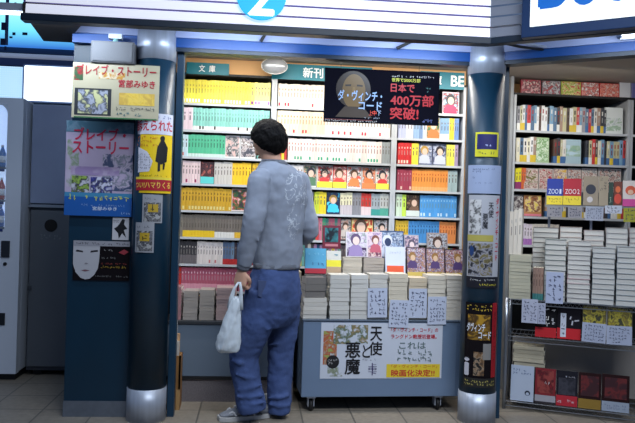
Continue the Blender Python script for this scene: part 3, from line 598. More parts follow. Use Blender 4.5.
panel_at('paper_poster', 'cream paper poster with film-strip photograph and red Japanese title, under the speaker', 'poster', 71.5, 64, 158.5, 119, 3.915, PAPER, thick=.002,
    pics=[(.03, .45, .05, .54, mat((40, 44, 50), .5)), (.07, .41, .08, .51, art(((120, 124, 140), (170, 175, 190), (60, 66, 80), (200, 200, 150)), 12, 5)), (.54, .95, .26, .48, art(((220, 180, 60), (232, 200, 90), (206, 170, 80)), 10, 6)), (.02, .12, .68, .92, art(((40, 80, 50), (160, 40, 50), (60, 90, 60)), 20, 7)), (.3, .6, .72, .84, art(((200, 160, 60), (206, 200, 176), (190, 140, 60)), 20, 8))],
    bands=[(.03, .98, 0, .025, (60, 110, 70))],
    texts=[('ブレイブ・ストーリー', .05, .96, .79, .97, (160, 20, 40), D(bold=.03)), ('宮部みゆき', .53, .95, .58, .72, (180, 24, 50), D(bold=.02))],
    scr=[(.5, .96, .15, .23, 1, (90, 90, 90), False), (.5, .8, .05, .13, 1, (60, 110, 120), False)])
panel_at('film_poster', 'large pale pink poster with red title and blue foot, on the teal wall', 'poster', 64, 121.5, 131.5, 216, YP - .012, (176, 162, 188), thick=.002,
    pics=[(.0, 1, .88, 1, art(((60, 110, 130), (120, 150, 170), (80, 120, 140)), 6, 9)), (.02, .2, .3, .8, art(((176, 162, 188), (130, 150, 120), (180, 170, 190)), 10, 10)), (.55, 1, .27, .66, art(((176, 162, 188), (110, 120, 130), (190, 178, 200), (70, 80, 110)), 12, 11)), (.1, .36, .24, .42, art(((60, 70, 60), (150, 180, 80), (30, 30, 40), (190, 190, 200)), 14, 12)), (.38, .7, .24, .41, art(((190, 190, 210), (50, 50, 130), (60, 60, 80), (200, 200, 220)), 14, 13)), (.08, .8, .43, .52, art(((170, 150, 180), (176, 162, 188), (150, 130, 170)), 8, 14))],
    bands=[(0, 1, 0, .22, (20, 84, 160)), (0, 1, .2, .245, (60, 130, 170))],
    texts=[('ブレイブ・', .12, .88, .8, .93, (190, 30, 70), D(bold=.035)), ('ストーリー', .1, .93, .66, .79, (190, 30, 70), D(bold=.035)), ('宮部みゆき', .42, .78, .06, .1, (210, 220, 235))],
    scr=[(.05, .96, .16, .225, 1, (214, 214, 80), False), (.25, .9, .1, .13, 1, (140, 170, 210), False), (.84, .98, .02, .05, 1, (150, 180, 220), False)])
YN = (234, 198, 20)
yel = panel_at('wrapped_poster', 'yellow poster with black walking figure wrapped on the teal column', 'poster', 132, 113.5, 174, 193, YF - .11, YN, thick=.001, R=.112,
    bands=[(0, 1, .74, 1, (206, 206, 218)), (0, 1, .03, .17, (170, 26, 40)), (0, 1, .17, .2, (226, 206, 60))],
    polys=[([(0, .25), (.42, .27), (.5, .4), (.36, .52), (0, .6)], (206, 206, 218)), ([(.72 + .06 * math.cos(k * PI / 8), .69 + .035 * math.sin(k * PI / 8)) for k in range(16)], (12, 12, 14)), ([(.56, .4), (.6, .58), (.68, .665), (.76, .665), (.86, .58), (.84, .4), (.7, .36)], (12, 12, 14)), ([(.62, .38), (.68, .38), (.68, .28), (.62, .27)], (12, 12, 14)), ([(.74, .38), (.8, .38), (.78, .3), (.74, .3)], (12, 12, 14))],
    texts=[('訴えられた', .03, .97, .78, .92, (190, 24, 50), D(bold=.03)), ('つい!ハマりくる', .04, .96, .06, .14, (236, 200, 80), D(bold=.02))],
    scr=[(.04, .62, .58, .72, 3, (190, 90, 30), False), (.04, .45, .3, .5, 6, (110, 110, 120), False), (.1, .95, .93, .98, 1, (70, 90, 150), False), (.08, .92, .205, .235, 1, (60, 50, 30), False)])
yel.location = (LC.x + .012, YF - .114, yel.location.z)
for (x0, y0, x1, y1, dx, lb) in ((142.5, 194.5, 163, 223, .01, 'small sticker with yellow centre just under the yellow wrapped poster'), (132, 222.5, 152.5, 252.5, -.028, 'lower small sticker with yellow centre on the teal column')):
    o = panel_at('column_sticker', lb, 'sticker', x0, y0, x1, y1, YF - .11, (150, 152, 158), thick=.001, R=.112, pics=[(.08, .92, .05, .72, art(((60, 62, 66), (120, 120, 124), (30, 30, 34), (160, 160, 160)), 24, 15))], bands=[(.28, .78, .38, .66, (180, 150, 40))], scr=[(.35, .7, .42, .62, 1, (20, 20, 20), False), (.1, .9, .8, .9, 1, (90, 90, 100), False)])
    p = at((x0 + x1) / 2, y1, YF - .11); ang = math.asin(max(-1, min(1, (p.x - LC.x) / .112))) * .8
    o.rotation_euler = (0, 0, ang); o.location = (LC.x + .1125 * math.sin(ang), YF - .1125 * math.cos(ang), p.z)
panel_at('small_poster', 'small white poster with a black figure beside the pale face poster', 'poster', 112, 217.5, 128.5, 240, YP - .004, (190, 190, 196), thick=.001, polys=[([(.4, .05), (.35, .3), (.1, .5), (.3, .6), (.45, .75), (.6, .95), (.75, .9), (.7, .7), (.9, .5), (.7, .45), (.85, .1), (.6, .3)], (14, 14, 18))], scr=[(.05, .4, .75, .9, 2, (60, 60, 70), False)])
o = panel_at('art_poster', 'black poster with a cropped white mask-like face and white top strip', 'poster', 72.5, 241, 129, 280.5, YP - .004, (20, 16, 20), thick=.001,
    bands=[(0, 1, .87, 1, (150, 150, 158))],
    polys=[([(0, .87), (.0, .4), (.05, .2), (.14, .06), (.22, .02), (.3, .04), (.38, .14), (.44, .3), (.46, .5), (.47, .87)], (176, 176, 182)), ([(.04, .72), (.17, .7), (.17, .74), (.06, .77)], (40, 36, 40)), ([(.3, .7), (.44, .73), (.43, .77), (.31, .75)], (40, 36, 40)), ([(.2, .42), (.22, .4), (.27, .42), (.23, .45)], (130, 126, 132)), ([(.14, .25), (.22, .27), (.3, .25), (.22, .22)], (110, 70, 80)), ([(.8, .72), (.9, .8), (.98, .74), (.9, .66)], (150, 50, 60))],
    scr=[(.04, .98, .89, .97, 1, (50, 50, 56), False), (.5, .7, .74, .8, 1, (170, 170, 170), False), (.5, .95, .3, .38, 1, (170, 140, 40), False), (.5, .95, .4, .46, 1, (150, 60, 50), False), (.4, .98, .08, .14, 1, (130, 130, 130), False), (.5, .75, .55, .6, 1, (150, 150, 150), False)])
# ------------------------------------------------------------------ posters on the corner column
def on_col(name, label, cat, x0, y0, x1, y1, base, dx=0, **k):
    o = panel_at(name, label, cat, x0, y0, x1, y1, YF - .112, base, thick=.001, R=.1125, **k)
    p = at((x0 + x1) / 2, y1, YF - .112); ang = math.asin(max(-.9, min(.9, (p.x - RC.x) / .112))) * .9
    o.rotation_euler = (0, 0, ang); o.location = (RC.x + .113 * math.sin(ang), YF - .113 * math.cos(ang), p.z); return o
on_col('pillar_sticker', 'small yellow and navy sticker on the corner column above the white notice', 'sticker', 475, 132, 498.5, 156.5, (206, 200, 40), bands=[(.08, .92, .3, .92, (30, 30, 90))], polys=[([(.1, .75), (.4, .7), (.65, .6), (.9, .5), (.9, .9), (.1, .9)], (190, 190, 70)), ([(.5, .7), (.7, .82), (.88, .78), (.8, .6)], (200, 160, 60))], scr=[(.15, .85, .36, .52, 1, (170, 180, 230), False), (.15, .85, .08, .22, 1, (40, 60, 60), False)])
on_col('white_notice', 'plain white notice with faint grey lines on the corner column', 'notice', 466, 165, 503, 193.5, (150, 164, 194), scr=[(.15, .75, .82, .9, 1, (70, 80, 110), False), (.15, .4, .72, .8, 1, (70, 80, 110), False), (.15, .25, .5, .6, 1, (70, 80, 110), False), (.25, .7, .34, .4, 1, (90, 100, 130), False)])
on_col('tall_poster', 'tall poster with pale portraits and red vertical title in middle of the corner column', 'poster', 465.5, 195, 499, 288, (170, 172, 180), bands=[(0, 1, 0, .12, (20, 20, 30)), (0, .78, .5, .57, (170, 160, 80))],
    pics=[(.04, .4, .58, .95, art(((40, 40, 44), (120, 120, 120), (200, 200, 200)), 22, 21)), (.04, .78, .13, .48, art(((60, 54, 50), (120, 110, 70), (150, 150, 160), (40, 40, 44)), 18, 22))],
    texts=[('ダ・ヴィンチ・コード', .84, .96, .3, .97, (190, 24, 50), D(vertical=True, bold=.03)), ('天使', .6, .76, .76, .92, (20, 20, 30), D(vertical=True)), ('悪魔', .44, .6, .64, .8, (20, 20, 30), D(vertical=True))],
    polys=[([(.08, .42), (.14, .46), (.22, .42), (.22, .36), (.14, .33), (.08, .37)], (30, 60, 110))], scr=[(.05, .95, .07, .1, 1, (200, 200, 200), False), (.4, .95, .02, .05, 1, (210, 200, 60), False)])
on_col('low_poster', 'black red and gold poster lowest on the corner column', 'poster', 462.5, 303, 496.5, 388, (20, 16, 20), bands=[(.82, 1, .12, 1, (150, 20, 30)), (0, 1, .0, .11, (30, 30, 30))],
    pics=[(.1, .76, .56, .86, art(((150, 116, 36), (110, 80, 30), (60, 44, 26), (170, 130, 40)), 10, 23)), (.3, .6, .14, .42, art(((60, 50, 44), (120, 90, 60), (150, 130, 110), (30, 30, 30)), 20, 24)), (.56, .8, .33, .52, mat((130, 128, 126), .5))],
    texts=[('ダヴィンチ', .08, .6, .66, .76, (220, 226, 236), D(bold=.03)), ('コード', .42, .78, .58, .66, (220, 226, 236), D(bold=.03)), ('i', .04, .16, .14, .34, (190, 190, 200), D(bold=.03)), ('ダヴィンチ・コード', .86, .96, .3, .9, (90, 10, 20), D(vertical=True))],
    scr=[(.05, .8, .9, .98, 2, (200, 170, 60), False), (.04, .96, .02, .09, 2, (190, 180, 100), False)])
# ------------------------------------------------------------------ platform in front of the first bookcase
YPf = 4.37
xa = XB0 - .03; xb = at(294, 350, YPf).x; zp = at(215, 324.5, YPf).z; zq = at(215, 378.5, YPf).z
t = thing('book_platform', 'low grey platform with carpeted plinth carrying stacks of paperbacks', 'platform', (xa, YPf, 0))
b = MB(); b.box(0, xb - xa, 0, YS - YPf - .005, zq + .012, zp, mat((106, 122, 140), .5)); b.build('front_panel', t, bevel=.003)
b = MB(); b.box(-.0, xb - xa, -.01, YS - YPf - .005, zp, zp + .022, mat((52, 56, 62), .5)); b.build('top_edge', t, bevel=.003)
b = MB(); b.box(0, xb - xa, .0, YS - YPf - .005, zq - .008, zq + .012, DARK); b.build('shadow_gap_strip', t)
b = MB(); b.box(0, xb - xa, .012, YS - YPf - .005, 0, zq - .008, mat((116, 110, 112), .95, noise=.35, nscale=160)); b.build('plinth', t)
zp += .0225
# ------------------------------------------------------------------ stacks of books lying flat
FM = {}
def flat_mesh(w, d, t, cov, hard=False):
    """lying book, fore-edge or spine towards viewer; origin centre of the bottom front edge"""
    k = (round(w, 3), round(d, 3), round(t, 4), cov, hard)
    if k in FM: return FM[k]
    b = MB(); c = mat(cov, .5, rnd=.07); pg = mat((206, 204, 198), .85, rnd=.05); g = .0012 if hard else .0007
    b.box(-w / 2, w / 2, 0, d, 0, g, c); b.box(-w / 2, w / 2, 0, d, t - g, t, c)
    if hard: b.prism([(-w / 2, .0), (-w / 2, d), (-w / 2 + .002, d), (-w / 2 + .002, 0)], 0, t, c); b.box(-w / 2 + .002, w / 2 - .004, .004, d - .004, g, t - g, pg)
    else:
        b.box(-w / 2, w / 2, 0, .001, 0, t, c); b.box(-w / 2 + .001, w / 2 - .001, .001, d - .001, g, t - g, pg)
    me = b.mesh('stacked_book'); FM[k] = me; return me
def stack(x, y, z, h, w, d, t, cov, label, group, rz=0, hard=False, name='stacked_book', cols=None, jit=.003, pile=None):
    n = max(1, round(h / t)); t = h / n; rg = random.Random(int(abs(x * 1000)) + n)
    for i in range(n):
        c = cols[rg.randrange(len(cols))] if cols else cov
        o = bpy.data.objects.new(name, flat_mesh(w, d, t - .0006, c, hard)); C.objects.link(o)
        o.location = (x + rg.uniform(-jit, jit), y + rg.uniform(-jit, jit), z + i * t + .0003); o.rotation_euler = (0, 0, rz + rg.uniform(-.03, .03))
        tag(o, label, 'book', group)
    return z + n * t
for i, (a, c_, yt, cv, wd, dy) in enumerate(((172, 181.5, 287, (176, 130, 134), 'pink', .0), (182.5, 198, 291, (168, 160, 154), 'grey white', 0), (198.5, 214.5, 290, (172, 164, 156), 'off-white', .0), (215.5, 236, 288, (186, 162, 160), 'rosy white', .01), (289, 301, 272, (206, 196, 178), 'tan', 0))):
    Yk = YPf + .02 + dy
    l = at(a, 310, Yk); r = at(c_, 310, Yk); zt = at((a + c_) / 2, yt, Yk).z
    if i == 0: l.x = max(l.x, XB0 - .005)
    stack((l.x + r.x) / 2, Yk, zp, zt - zp, r.x - l.x - .008, .15, .019, cv, '%s paperback in %s on the low platform' % (wd, ('the pile beside the teal column', 'the first slim pile', 'the middle pile', 'the wide pile near the plastic bag', 'the tall pile between man and cart')[i]), '%s pile on the platform' % wd, jit=.002)
# ------------------------------------------------------------------ book cart
AC = math.radians(-2.0)
YC = 4.15
ca, cb = at(302.5, 350, YC), at(460, 350, YC)
zt = at(380, 320.5, YC).z; zb_ = at(380, 398, YC).z
AC = math.radians(3)
cbn = Vector((-math.sin(AC), math.cos(AC), 0)); cw = (at_plane(461.5, 350, Vector((ca.x, YC, 0)), cbn) - ca).dot(Vector((math.cos(AC), math.sin(AC), 0)))
cart = thing('book_cart', 'blue-grey display cart on casters covered with paperback stacks', 'cart', (ca.x, YC, 0), AC)
CB = mat((104, 124, 150), .5, noise=.03)
CD = .38
b = MB(); b.box(0, cw, 0, CD, zb_, zt - .012, CB); b.build('body', cart, bevel=.004)
b = MB(); b.box(-.006, cw + .006, -.006, CD + .004, zt - .012, zt, mat((66, 80, 98), .5)); b.build('top_tray', cart, bevel=.004)
b = MB(); b.box(cw - .035, cw - .015, -.001, -.0001, zb_ + .01, zt - .03, mat((92, 112, 138), .5)); b.build('corner_trim', cart)
for (x, y) in ((.065, .05), (cw - .13, .05), (.065, CD - .05), (cw - .13, CD - .05)):
    w_ = bpy.data.objects.new('caster', None); C.objects.link(w_); w_.parent = cart; w_.location = (x, y, 0)
    b = MB(); b.lathe([(.02, -.012), (.034, -.01), (.036, 0), (.034, .01), (.02, .012)], mat((16, 16, 18), .6), 24, Matrix.Translation((0, 0, .036)) @ Matrix.Rotation(PI / 2, 4, 'Y')); b.build('wheel', w_, True)
    b = MB(); b.box(-.02, -.015, -.02, .03, .03, zb_, STEEL); b.box(.015, .02, -.02, .03, .03, zb_, STEEL); b.box(-.025, .025, -.03, .035, zb_ - .012, zb_ - .001, STEEL); b.build('fork', w_)
ce = Vector((math.cos(AC), math.sin(AC), 0)); cn = Vector((-math.sin(AC), math.cos(AC), 0)); CO = Vector((ca.x, YC, 0))
def cpl(px, py, d): return at_plane(px, py, CO + cn * d, cn)
panel_at('cart_poster', 'white poster with black Japanese title and yellow strip taped on the cart front', 'poster', 320.5, 323, 442, 378.5, 0, (196, 202, 214), rz=AC, O=CO - cn * .0015, n=cn, thick=.001,
    pics=[(.02, .13, .25, .85, art(((196, 202, 214), (160, 130, 100), (180, 70, 50), (150, 160, 90)), 16, 31)), (.1, .38, .62, .96, art(((196, 202, 214), (140, 120, 80), (90, 110, 90), (196, 202, 214)), 14, 32)), (.06, .18, .04, .2, art(((196, 202, 214), (120, 130, 100), (196, 202, 214)), 14, 33))],
    bands=[(.54, .985, .02, .26, (222, 196, 50))],
    polys=[([(.1 + .052 * math.cos(k * PI / 12), .3 + .12 * math.sin(k * PI / 12)) for k in range(24)], (24, 24, 28))],
    texts=[('天', .4, .495, .68, .93, (14, 14, 20), D(bold=.025)), ('使', .39, .5, .42, .66, (14, 14, 20), D(bold=.025)), ('と', .34, .4, .38, .6, (14, 14, 20), D(bold=.02)), ('悪', .2, .32, .38, .64, (14, 14, 20), D(bold=.03)), ('魔', .2, .32, .08, .36, (14, 14, 20), D(bold=.03)), ('上中下', .39, .46, .06, .28, (60, 50, 100), D(vertical=True)),
           ('「ダ・ヴィンチ・コード」の', .57, .96, .84, .92, (190, 30, 50), D(bold=.02)), ('ラングドン教授初登場。', .57, .95, .72, .8, (190, 30, 50), D(bold=.02)), ('これは', .64, .86, .54, .66, (90, 110, 110)), ('「ダ・ヴィンチ・コード」', .58, .96, .19, .25, (190, 90, 40)), ('映画化決定!!', .58, .94, .04, .16, (190, 40, 40), D(bold=.03))],
    scr=[(.62, .92, .3, .52, 2, (90, 110, 110), False), (.06, .14, .25, .36, 2, (190, 190, 190), False), (.34, .45, .32, .36, 1, (120, 120, 130), False)])
# front row of stacks
zt += .0006
ST = [(303.5, 327.5, 298, (196, 192, 184)), (329.5, 349.5, 275, (200, 198, 192)), (350.5, 368, 275, (204, 202, 196)), (369, 387.5, 274.5, (200, 196, 188)), (388.5, 407.5, 274, (206, 196, 176)), (408.5, 426.5, 278, (206, 190, 164)), (427.5, 445.5, 275.5, (208, 200, 184)), (446.5, 464.5, 275.5, (210, 202, 188))]
ords = ['first low', 'second', 'third', 'fourth', 'fifth', 'sixth', 'seventh', 'eighth and last']
rz_ = AC
for i, (a, c_, yt, cv) in enumerate(ST):
    d = .012; l = cpl(a, 300, d); r = cpl(c_, 300, d); z1 = cpl((a + c_) / 2, yt, d).z
    m_ = (l + r) / 2
    stack(m_.x, m_.y, zt, z1 - zt, (r - l).length - .004, .14, .026, cv, 'cream paperback in the %s stack along the cart front, counted from the man' % ords[i], '%s stack on the cart' % ords[i], rz=rz_, jit=.0025)
# riser steps behind the stacks
zr1 = cpl(400, 277, .19).z; zr2 = cpl(360, 258, .28).z
t = thing('display_riser', 'stepped grey riser behind the paperback stacks on the cart', 'riser', (CO.x, CO.y, 0), AC)
b = MB(); b.box(.03, cw + .02, .17, .27, zt, zr1, mat((110, 114, 120), .6)); b.build('lower_step', t, bevel=.002)
b = MB(); b.box(.2, cw + .02, .272, CD - .005, zt, zr2 - .0, mat((110, 114, 120), .6)); b.build('upper_step', t, bevel=.002)
b = MB(); b.box(.74 * cw, cw + .02, .163, .1695, zr1 - .03, zr1 - .0, mat((50, 90, 140), .5)); b.build('blue_edge', t)
def disp(label, x0, y0, x1, y1, d, base, tilt=.16, roll=0, name='displayed_book', thick=.016, frame=None, on=None, **k):
    fr = frame or cpl
    p = fr((x0 + x1) / 2, y1, d); q = fr((x0 + x1) / 2, y0, d); l = fr(x0, (y0 + y1) / 2, d); r = fr(x1, (y0 + y1) / 2, d)
    if on is not None: p.z = on
    p.z += thick * math.sin(tilt) + .0008
    o = printed(name, label, 'book', None, (r - l).length, (q.z - p.z) / math.cos(tilt), base, thick=thick, pages=True, **k)
    place(o, p, AC if frame is None else AR, tilt, roll); return o
lb = zr1 + .0008; ub = zr2 + .0008
# low stacks sitting between front stacks and upper step
for a, c_, yt, w_ in ((343, 362, 257.5, 'tan'), (363.5, 384, 258, 'grey')):
    l = cpl(a, 266, .175); r = cpl(c_, 266, .175); m_ = (l + r) / 2; z1 = cpl((a + c_) / 2, yt, .175).z
    stack(m_.x, m_.y, lb, z1 - lb, (r - l).length - .003, .07, .02, (196, 186, 170) if w_ == 'tan' else (170, 160, 150), '%s paperback in the small pile on the riser step, under the manga covers' % w_, '%s small pile on the riser' % w_, rz=rz_, jit=.002)
l = cpl(305, 290, .02); r = cpl(327, 290, .02); m_ = (l + r) / 2; zz = cpl(315, 298, .012).z
stack(m_.x, m_.y, zz + .001, .12, (r - l).length - .01, .115, .04, (110, 106, 102), 'dark grey thick book lying on the first low stack of the cart', 'dark thick books on the low stack', rz=rz_ + .12, jit=.004)
disp('sky blue book with a red band leaning at the cart corner next to the man', 305, 248.5, 326, 274, .15, (80, 160, 200), on=None, bands=[(0, 1, 0, .2, (170, 30, 50))], scr=[(.12, .9, .3, .45, 1, (30, 70, 120), False), (.1, .9, .7, .85, 1, (120, 190, 220), False)])
disp('white book with a yellow band leaning beside the sky blue book', 326.5, 251, 341, 276, .172, (206, 206, 200), on=lb, bands=[(0, 1, .35, .62, (226, 216, 50))], pics=[(0, 1, 0, .34, mat((176, 150, 120), .5))], scr=[(.1, .9, .7, .9, 1, (90, 150, 170), False)])
disp('dark red framed book with a teal picture standing highest at the cart corner', 322.5, 225.5, 340.5, 249, .25, (110, 26, 50), on=None, tilt=.08, pics=[(.12, .86, .28, .9, art(((26, 40, 50), (60, 130, 140), (20, 30, 40)), 9, 41))], bands=[(.15, .85, .1, .2, (190, 120, 130))])
disp('white and purple manga cover on the small piles, nearest the man', 346, 232, 367.5, 257.5, .19, (214, 210, 216), fig=(.45, .66, .8, (90, 70, 110), (226, 206, 200), (150, 130, 180)), pics=[(.05, .95, .42, .97, art(((214, 212, 218), (130, 150, 140), (190, 170, 200), (214, 212, 218)), 22, 42)), (.05, .95, .03, .38, art(((90, 50, 110), (200, 190, 210), (60, 40, 80)), 24, 43))])
disp('pink and white manga cover on the small piles, beside the purple one', 367.5, 232, 382, 258, .19, (220, 200, 210), fig=(.55, .66, .9, (120, 70, 60), (230, 206, 196), (190, 90, 110)), pics=[(.05, .95, .4, .97, art(((226, 216, 220), (150, 120, 170), (220, 200, 210)), 24, 44)), (.05, .95, .03, .38, art(((190, 70, 70), (226, 206, 200), (110, 50, 80)), 24, 45))])
disp('navy and white patterned cover on the upper riser step', 380.5, 231, 404, 258.5, .285, (40, 66, 110), on=ub, fig=(.3, .6, .7, (210, 214, 226), (30, 50, 90), (190, 200, 220)), pics=[(.04, .96, .05, .95, art(((36, 60, 104), (200, 210, 226), (40, 60, 100), (150, 170, 200)), 26, 46))])
disp('small cover with brown and white figures on the upper riser step', 427.5, 233, 448, 258.5, .285, (160, 150, 150), on=ub, fig=(.5, .6, .8, (70, 46, 36), (220, 200, 190), (150, 156, 170)), pics=[(.04, .96, .05, .95, art(((150, 140, 140), (90, 60, 50), (200, 205, 214), (110, 110, 120)), 26, 47))])
disp('pale book of mixed pictures on the upper riser step beside the navy one', 404.5, 235, 419, 258.5, .285, (170, 170, 180), on=ub, fig=(.5, .6, .8, (90, 80, 100), (226, 206, 206), (150, 160, 190)), pics=[(.04, .96, .05, .95, art(((170, 176, 190), (210, 180, 190), (90, 90, 120)), 26, 52))])
disp('white book with an orange band on the riser step above the fifth stack', 385.5, 247, 405.5, 276, .18, (206, 214, 232), on=lb, bands=[(.08, .92, .1, .36, (226, 90, 50))], scr=[(.2, .8, .75, .85, 1, (170, 180, 200), False)])
for i, (a, c_, s, w_) in enumerate(((407, 426, 48, 'next to the orange-banded book'), (426.5, 445, 49, 'between two others'), (445.5, 464.5, 50, 'at the column end of the step'))):
    disp('gold and violet illustrated cover on the riser step, ' + w_, a, 247.5 + i, c_, 277.5, .18, (60, 40, 50), on=lb, fig=(.3 + .18 * i, .66, .62, (150, 110, 60), (210, 180, 150), (80, 60, 110)), bands=[(.03, .97, .03, .16, (206, 180, 90))], scr=[(.1, .9, .84, .95, 1, (230, 226, 230), False)], pics=[(.03, .97, .03, .97, art(((90, 60, 90), (190, 150, 110), (60, 50, 110), (210, 200, 210), (140, 60, 70)), 30, s))])
l = cpl(409, 276, .15); r = cpl(424, 276, .15); m_ = (l + r) / 2
# handwritten cards hanging from the stacks
def card(label, x0, y0, x1, y1, d, seed, fr=None, rz=None, rows=6, base=(190, 198, 218)):
    fr = fr or cpl; p = fr((x0 + x1) / 2, y1, d); q = fr((x0 + x1) / 2, y0, d); l = fr(x0, (y0 + y1) / 2, d); r = fr(x1, (y0 + y1) / 2, d)
    o = printed('handwritten_card', label, 'card', None, (r - l).length, q.z - p.z, base, thick=.0008, scr=[(.1, .92, .08, .92, rows, (50, 56, 90), False)])
    place(o, p, AC if rz is None else rz, -.03, random.Random(seed).uniform(-.03, .03)); return o
card('handwritten white card on the fourth cart stack, nearest the man', 367.5, 288, 387, 317.5, -.003, 1)
card('handwritten white card hanging lowest over the cart edge, below the fifth stack', 388.5, 300, 408, 327.5, -.011, 2)
card('handwritten white card on the sixth cart stack, highest of those by the column', 408.5, 288.5, 426.5, 318, -.003, 3)
card('handwritten white card overhanging the cart edge under the seventh stack', 427.5, 296.5, 446, 324.5, -.011, 4)

# ------------------------------------------------------------------ corner bookcase behind the rack (second room)
YR = 4.74
RX0 = at(511, 211, YR).x; RX1 = at(628, 211, YR).x
zr = [at(560, y, YR).z for y in (131.8, 163.5, 190.6, 217.5, 246)]
zt2 = at(560, 96.5, YR).z
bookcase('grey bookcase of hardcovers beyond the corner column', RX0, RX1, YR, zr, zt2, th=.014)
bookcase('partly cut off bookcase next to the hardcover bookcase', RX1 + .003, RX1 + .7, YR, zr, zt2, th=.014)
b = MB(); b.box(RX0 - .03, RX0 - .008, YR - .01, YR + .3, 0, ZC, mat((150, 154, 158), .5)); struct(b.build('wall_right'))
b = MB(); b.box(RX0 - .006, RX1 + .7, YR + .2, YR + .22, zt2 + .016, ZC - .01, WOOD); struct(b.build('trim_14'))
w2 = 'on the %s shelf of the hardcover bookcase'
YRr = YR + .014
for i, (a, c_, base, cols, w_) in enumerate(((521, 541, (170, 40, 60), ((150, 40, 60), (190, 90, 100), (60, 40, 50), (200, 150, 150)), 'crimson magazine'), (542, 561, (60, 56, 60), ((50, 50, 54), (200, 196, 200), (110, 100, 110), (170, 60, 60)), 'black and white magazine'), (561.5, 581, (180, 190, 60), ((190, 196, 60), (140, 150, 60), (220, 220, 140), (200, 90, 70)), 'lime green magazine'), (581.5, 599.5, (200, 50, 50), ((196, 44, 50), (230, 160, 150), (150, 30, 40), (235, 225, 220)), 'dark red magazine'), (600, 619.5, (226, 60, 50), ((224, 60, 50), (240, 170, 150), (200, 40, 40), (235, 200, 190)), 'bright red magazine'), (620, 631, (230, 232, 236), ((232, 234, 238), (232, 234, 238)), 'plain white booklet'), (632, 650, (180, 180, 220), ((180, 180, 220), (120, 120, 180)), 'pale violet booklet'))):
    l = at(a, 90, YR + .02).x; r = at(c_, 90, YR + .02).x
    o = printed('magazine', '%s cover out on top of the hardcover bookcase' % w_, 'magazine', None, r - l, (.098 if i < 5 else .115), base, thick=.012, pages=True, pics=[(.03, .97, .03, .97, A(*cols, s=60 + i, sc=26))], scr=[(.1, .9, .62, .9, 1, (235, 225, 210), False)] if i < 5 else ())
    place(o, ((l + r) / 2, YR + .02, zt2 + .0155), 0, .05)
HV = ((226, 222, 214), (60, 62, 70), (200, 60, 60), (150, 150, 156), (90, 120, 150), (230, 224, 200), (170, 140, 120), (120, 160, 190), (236, 236, 236), (90, 70, 60), (196, 190, 150))
HN = ('ivory', 'charcoal', 'red', 'silver', 'slate blue', 'cream', 'tan', 'light blue', 'white', 'brown', 'khaki')
def hrow(pa, pb, z, where, cols=None, th=.021, h=.185, name='hardcover_book'):
    x = at(pa, 211, YRr).x; xe = at(pb, 211, YRr).x
    while x < xe - .012:
        t_ = min(th * rb.uniform(.75, 1.3), xe - x)
        i = rb.randrange(len(HV)) if cols is None else rb.choice(cols)
        bd = rb.choice((None, None, (235, 235, 230), (220, 190, 60), (70, 110, 160)))
        me = book_mesh(round(t_, 3) - .0006, round(h * rb.uniform(.9, 1.0), 2), .135, HV[i], bd, .3, rb.choice(((40, 40, 44), (220, 220, 215), (160, 50, 50))), .7, .16)
        spine(name, me, (x, YRr, z + .0006), '%s %shardcover %s' % (HN[i], 'banded ' if bd else '', where), '%s hardcovers %s' % (HN[i] + (' banded' if bd else ''), where)); x += round(t_, 3)
    return
hrow(514.5, 605, zr[0], w2 % 'upper')
def rface(label, a, y0, c_, y1, base, z=None, **k):
    l = at(a, 100, YRr).x; r = at(c_, 100, YRr).x; zz = at((a + c_) / 2, y1, YRr).z if z is None else z; z1 = at((a + c_) / 2, y0, YRr).z
    o = printed(k.pop('name', 'displayed_book'), label, 'book', None, r - l - .002, z1 - zz, base, thick=.014, pages=True, **k)
    place(o, ((l + r) / 2, YRr, zz + .0045), 0, .05)
rface('white picture book with a sketched landscape at the upper shelf end', 606, 108, 624, 0, (226, 232, 230), zr[0], pics=[(.06, .94, .1, .6, art(((226, 232, 230), (150, 180, 150), (226, 232, 230), (190, 200, 200)), 12, 71))])
hrow(514.5, 535, zr[1], w2 % 'second')
rface('green and white picture book on the second hardcover shelf', 536, 138, 551, 0, (170, 200, 150), zr[1], pics=full(A((160, 196, 130), (226, 236, 220), (110, 160, 90), (200, 220, 190), s=72)))
hrow(552, 566, zr[1], w2 % 'second')
rface('blue landscape picture book on the second hardcover shelf', 567, 140, 583, 0, (170, 196, 206), zr[1], pics=[(.05, .95, .3, .75, art(((110, 160, 190), (150, 180, 150), (190, 214, 226)), 8, 73))])
hrow(584, 624.2, zr[1], w2 % 'second')
row(514.5, 0, zr[2], [(520.5, 'yellow and purple hardcover', (226, 216, 50), D(band=(150, 60, 110), bh=.35, h=.15)), (525, 'orange slim hardcover', (220, 110, 60), D(h=.15))], 'on the third hardcover shelf', YRr)
for i, (a, c_) in enumerate(((526.5, 541), (541.5, 555.5), (556, 570), (570.5, 584), (584.5, 600), (601, 624))):
    rface('%s cover on the third hardcover shelf behind the angled display' % ('pale manga with brown figures', 'manga with red and white figures', 'yellow-haired manga', 'white manga with grey figures', 'faded grey manga', 'dark and white manga')[i], a, 169, c_, 0, (206, 196, 190), zr[2], pics=full(A((210, 200, 190), (150, 90, 80), (226, 216, 206), ((120, 110, 60), (170, 50, 60), (220, 180, 80), (120, 120, 124), (150, 150, 150), (50, 50, 56))[i], s=74 + i, sc=24)))
rface('black and white manga with pink foot, lowest beside the corner column', 516, 195, 527, 0, (60, 56, 60), zr[3], pics=full(A((50, 46, 50), (210, 206, 200), (90, 80, 84), s=81, sc=22), .2), bands=[(0, 1, 0, .18, (220, 70, 130))])
rface('orange and brown manga with pink foot beside the black one', 527.5, 196, 545, 0, (196, 140, 90), zr[3], pics=full(A((196, 140, 90), (110, 60, 40), (226, 196, 160), (230, 210, 90), s=82, sc=22), .2), bands=[(0, 1, 0, .1, (226, 130, 150))])
hrow(546, 624, zr[3], w2 % 'fourth', h=.15)
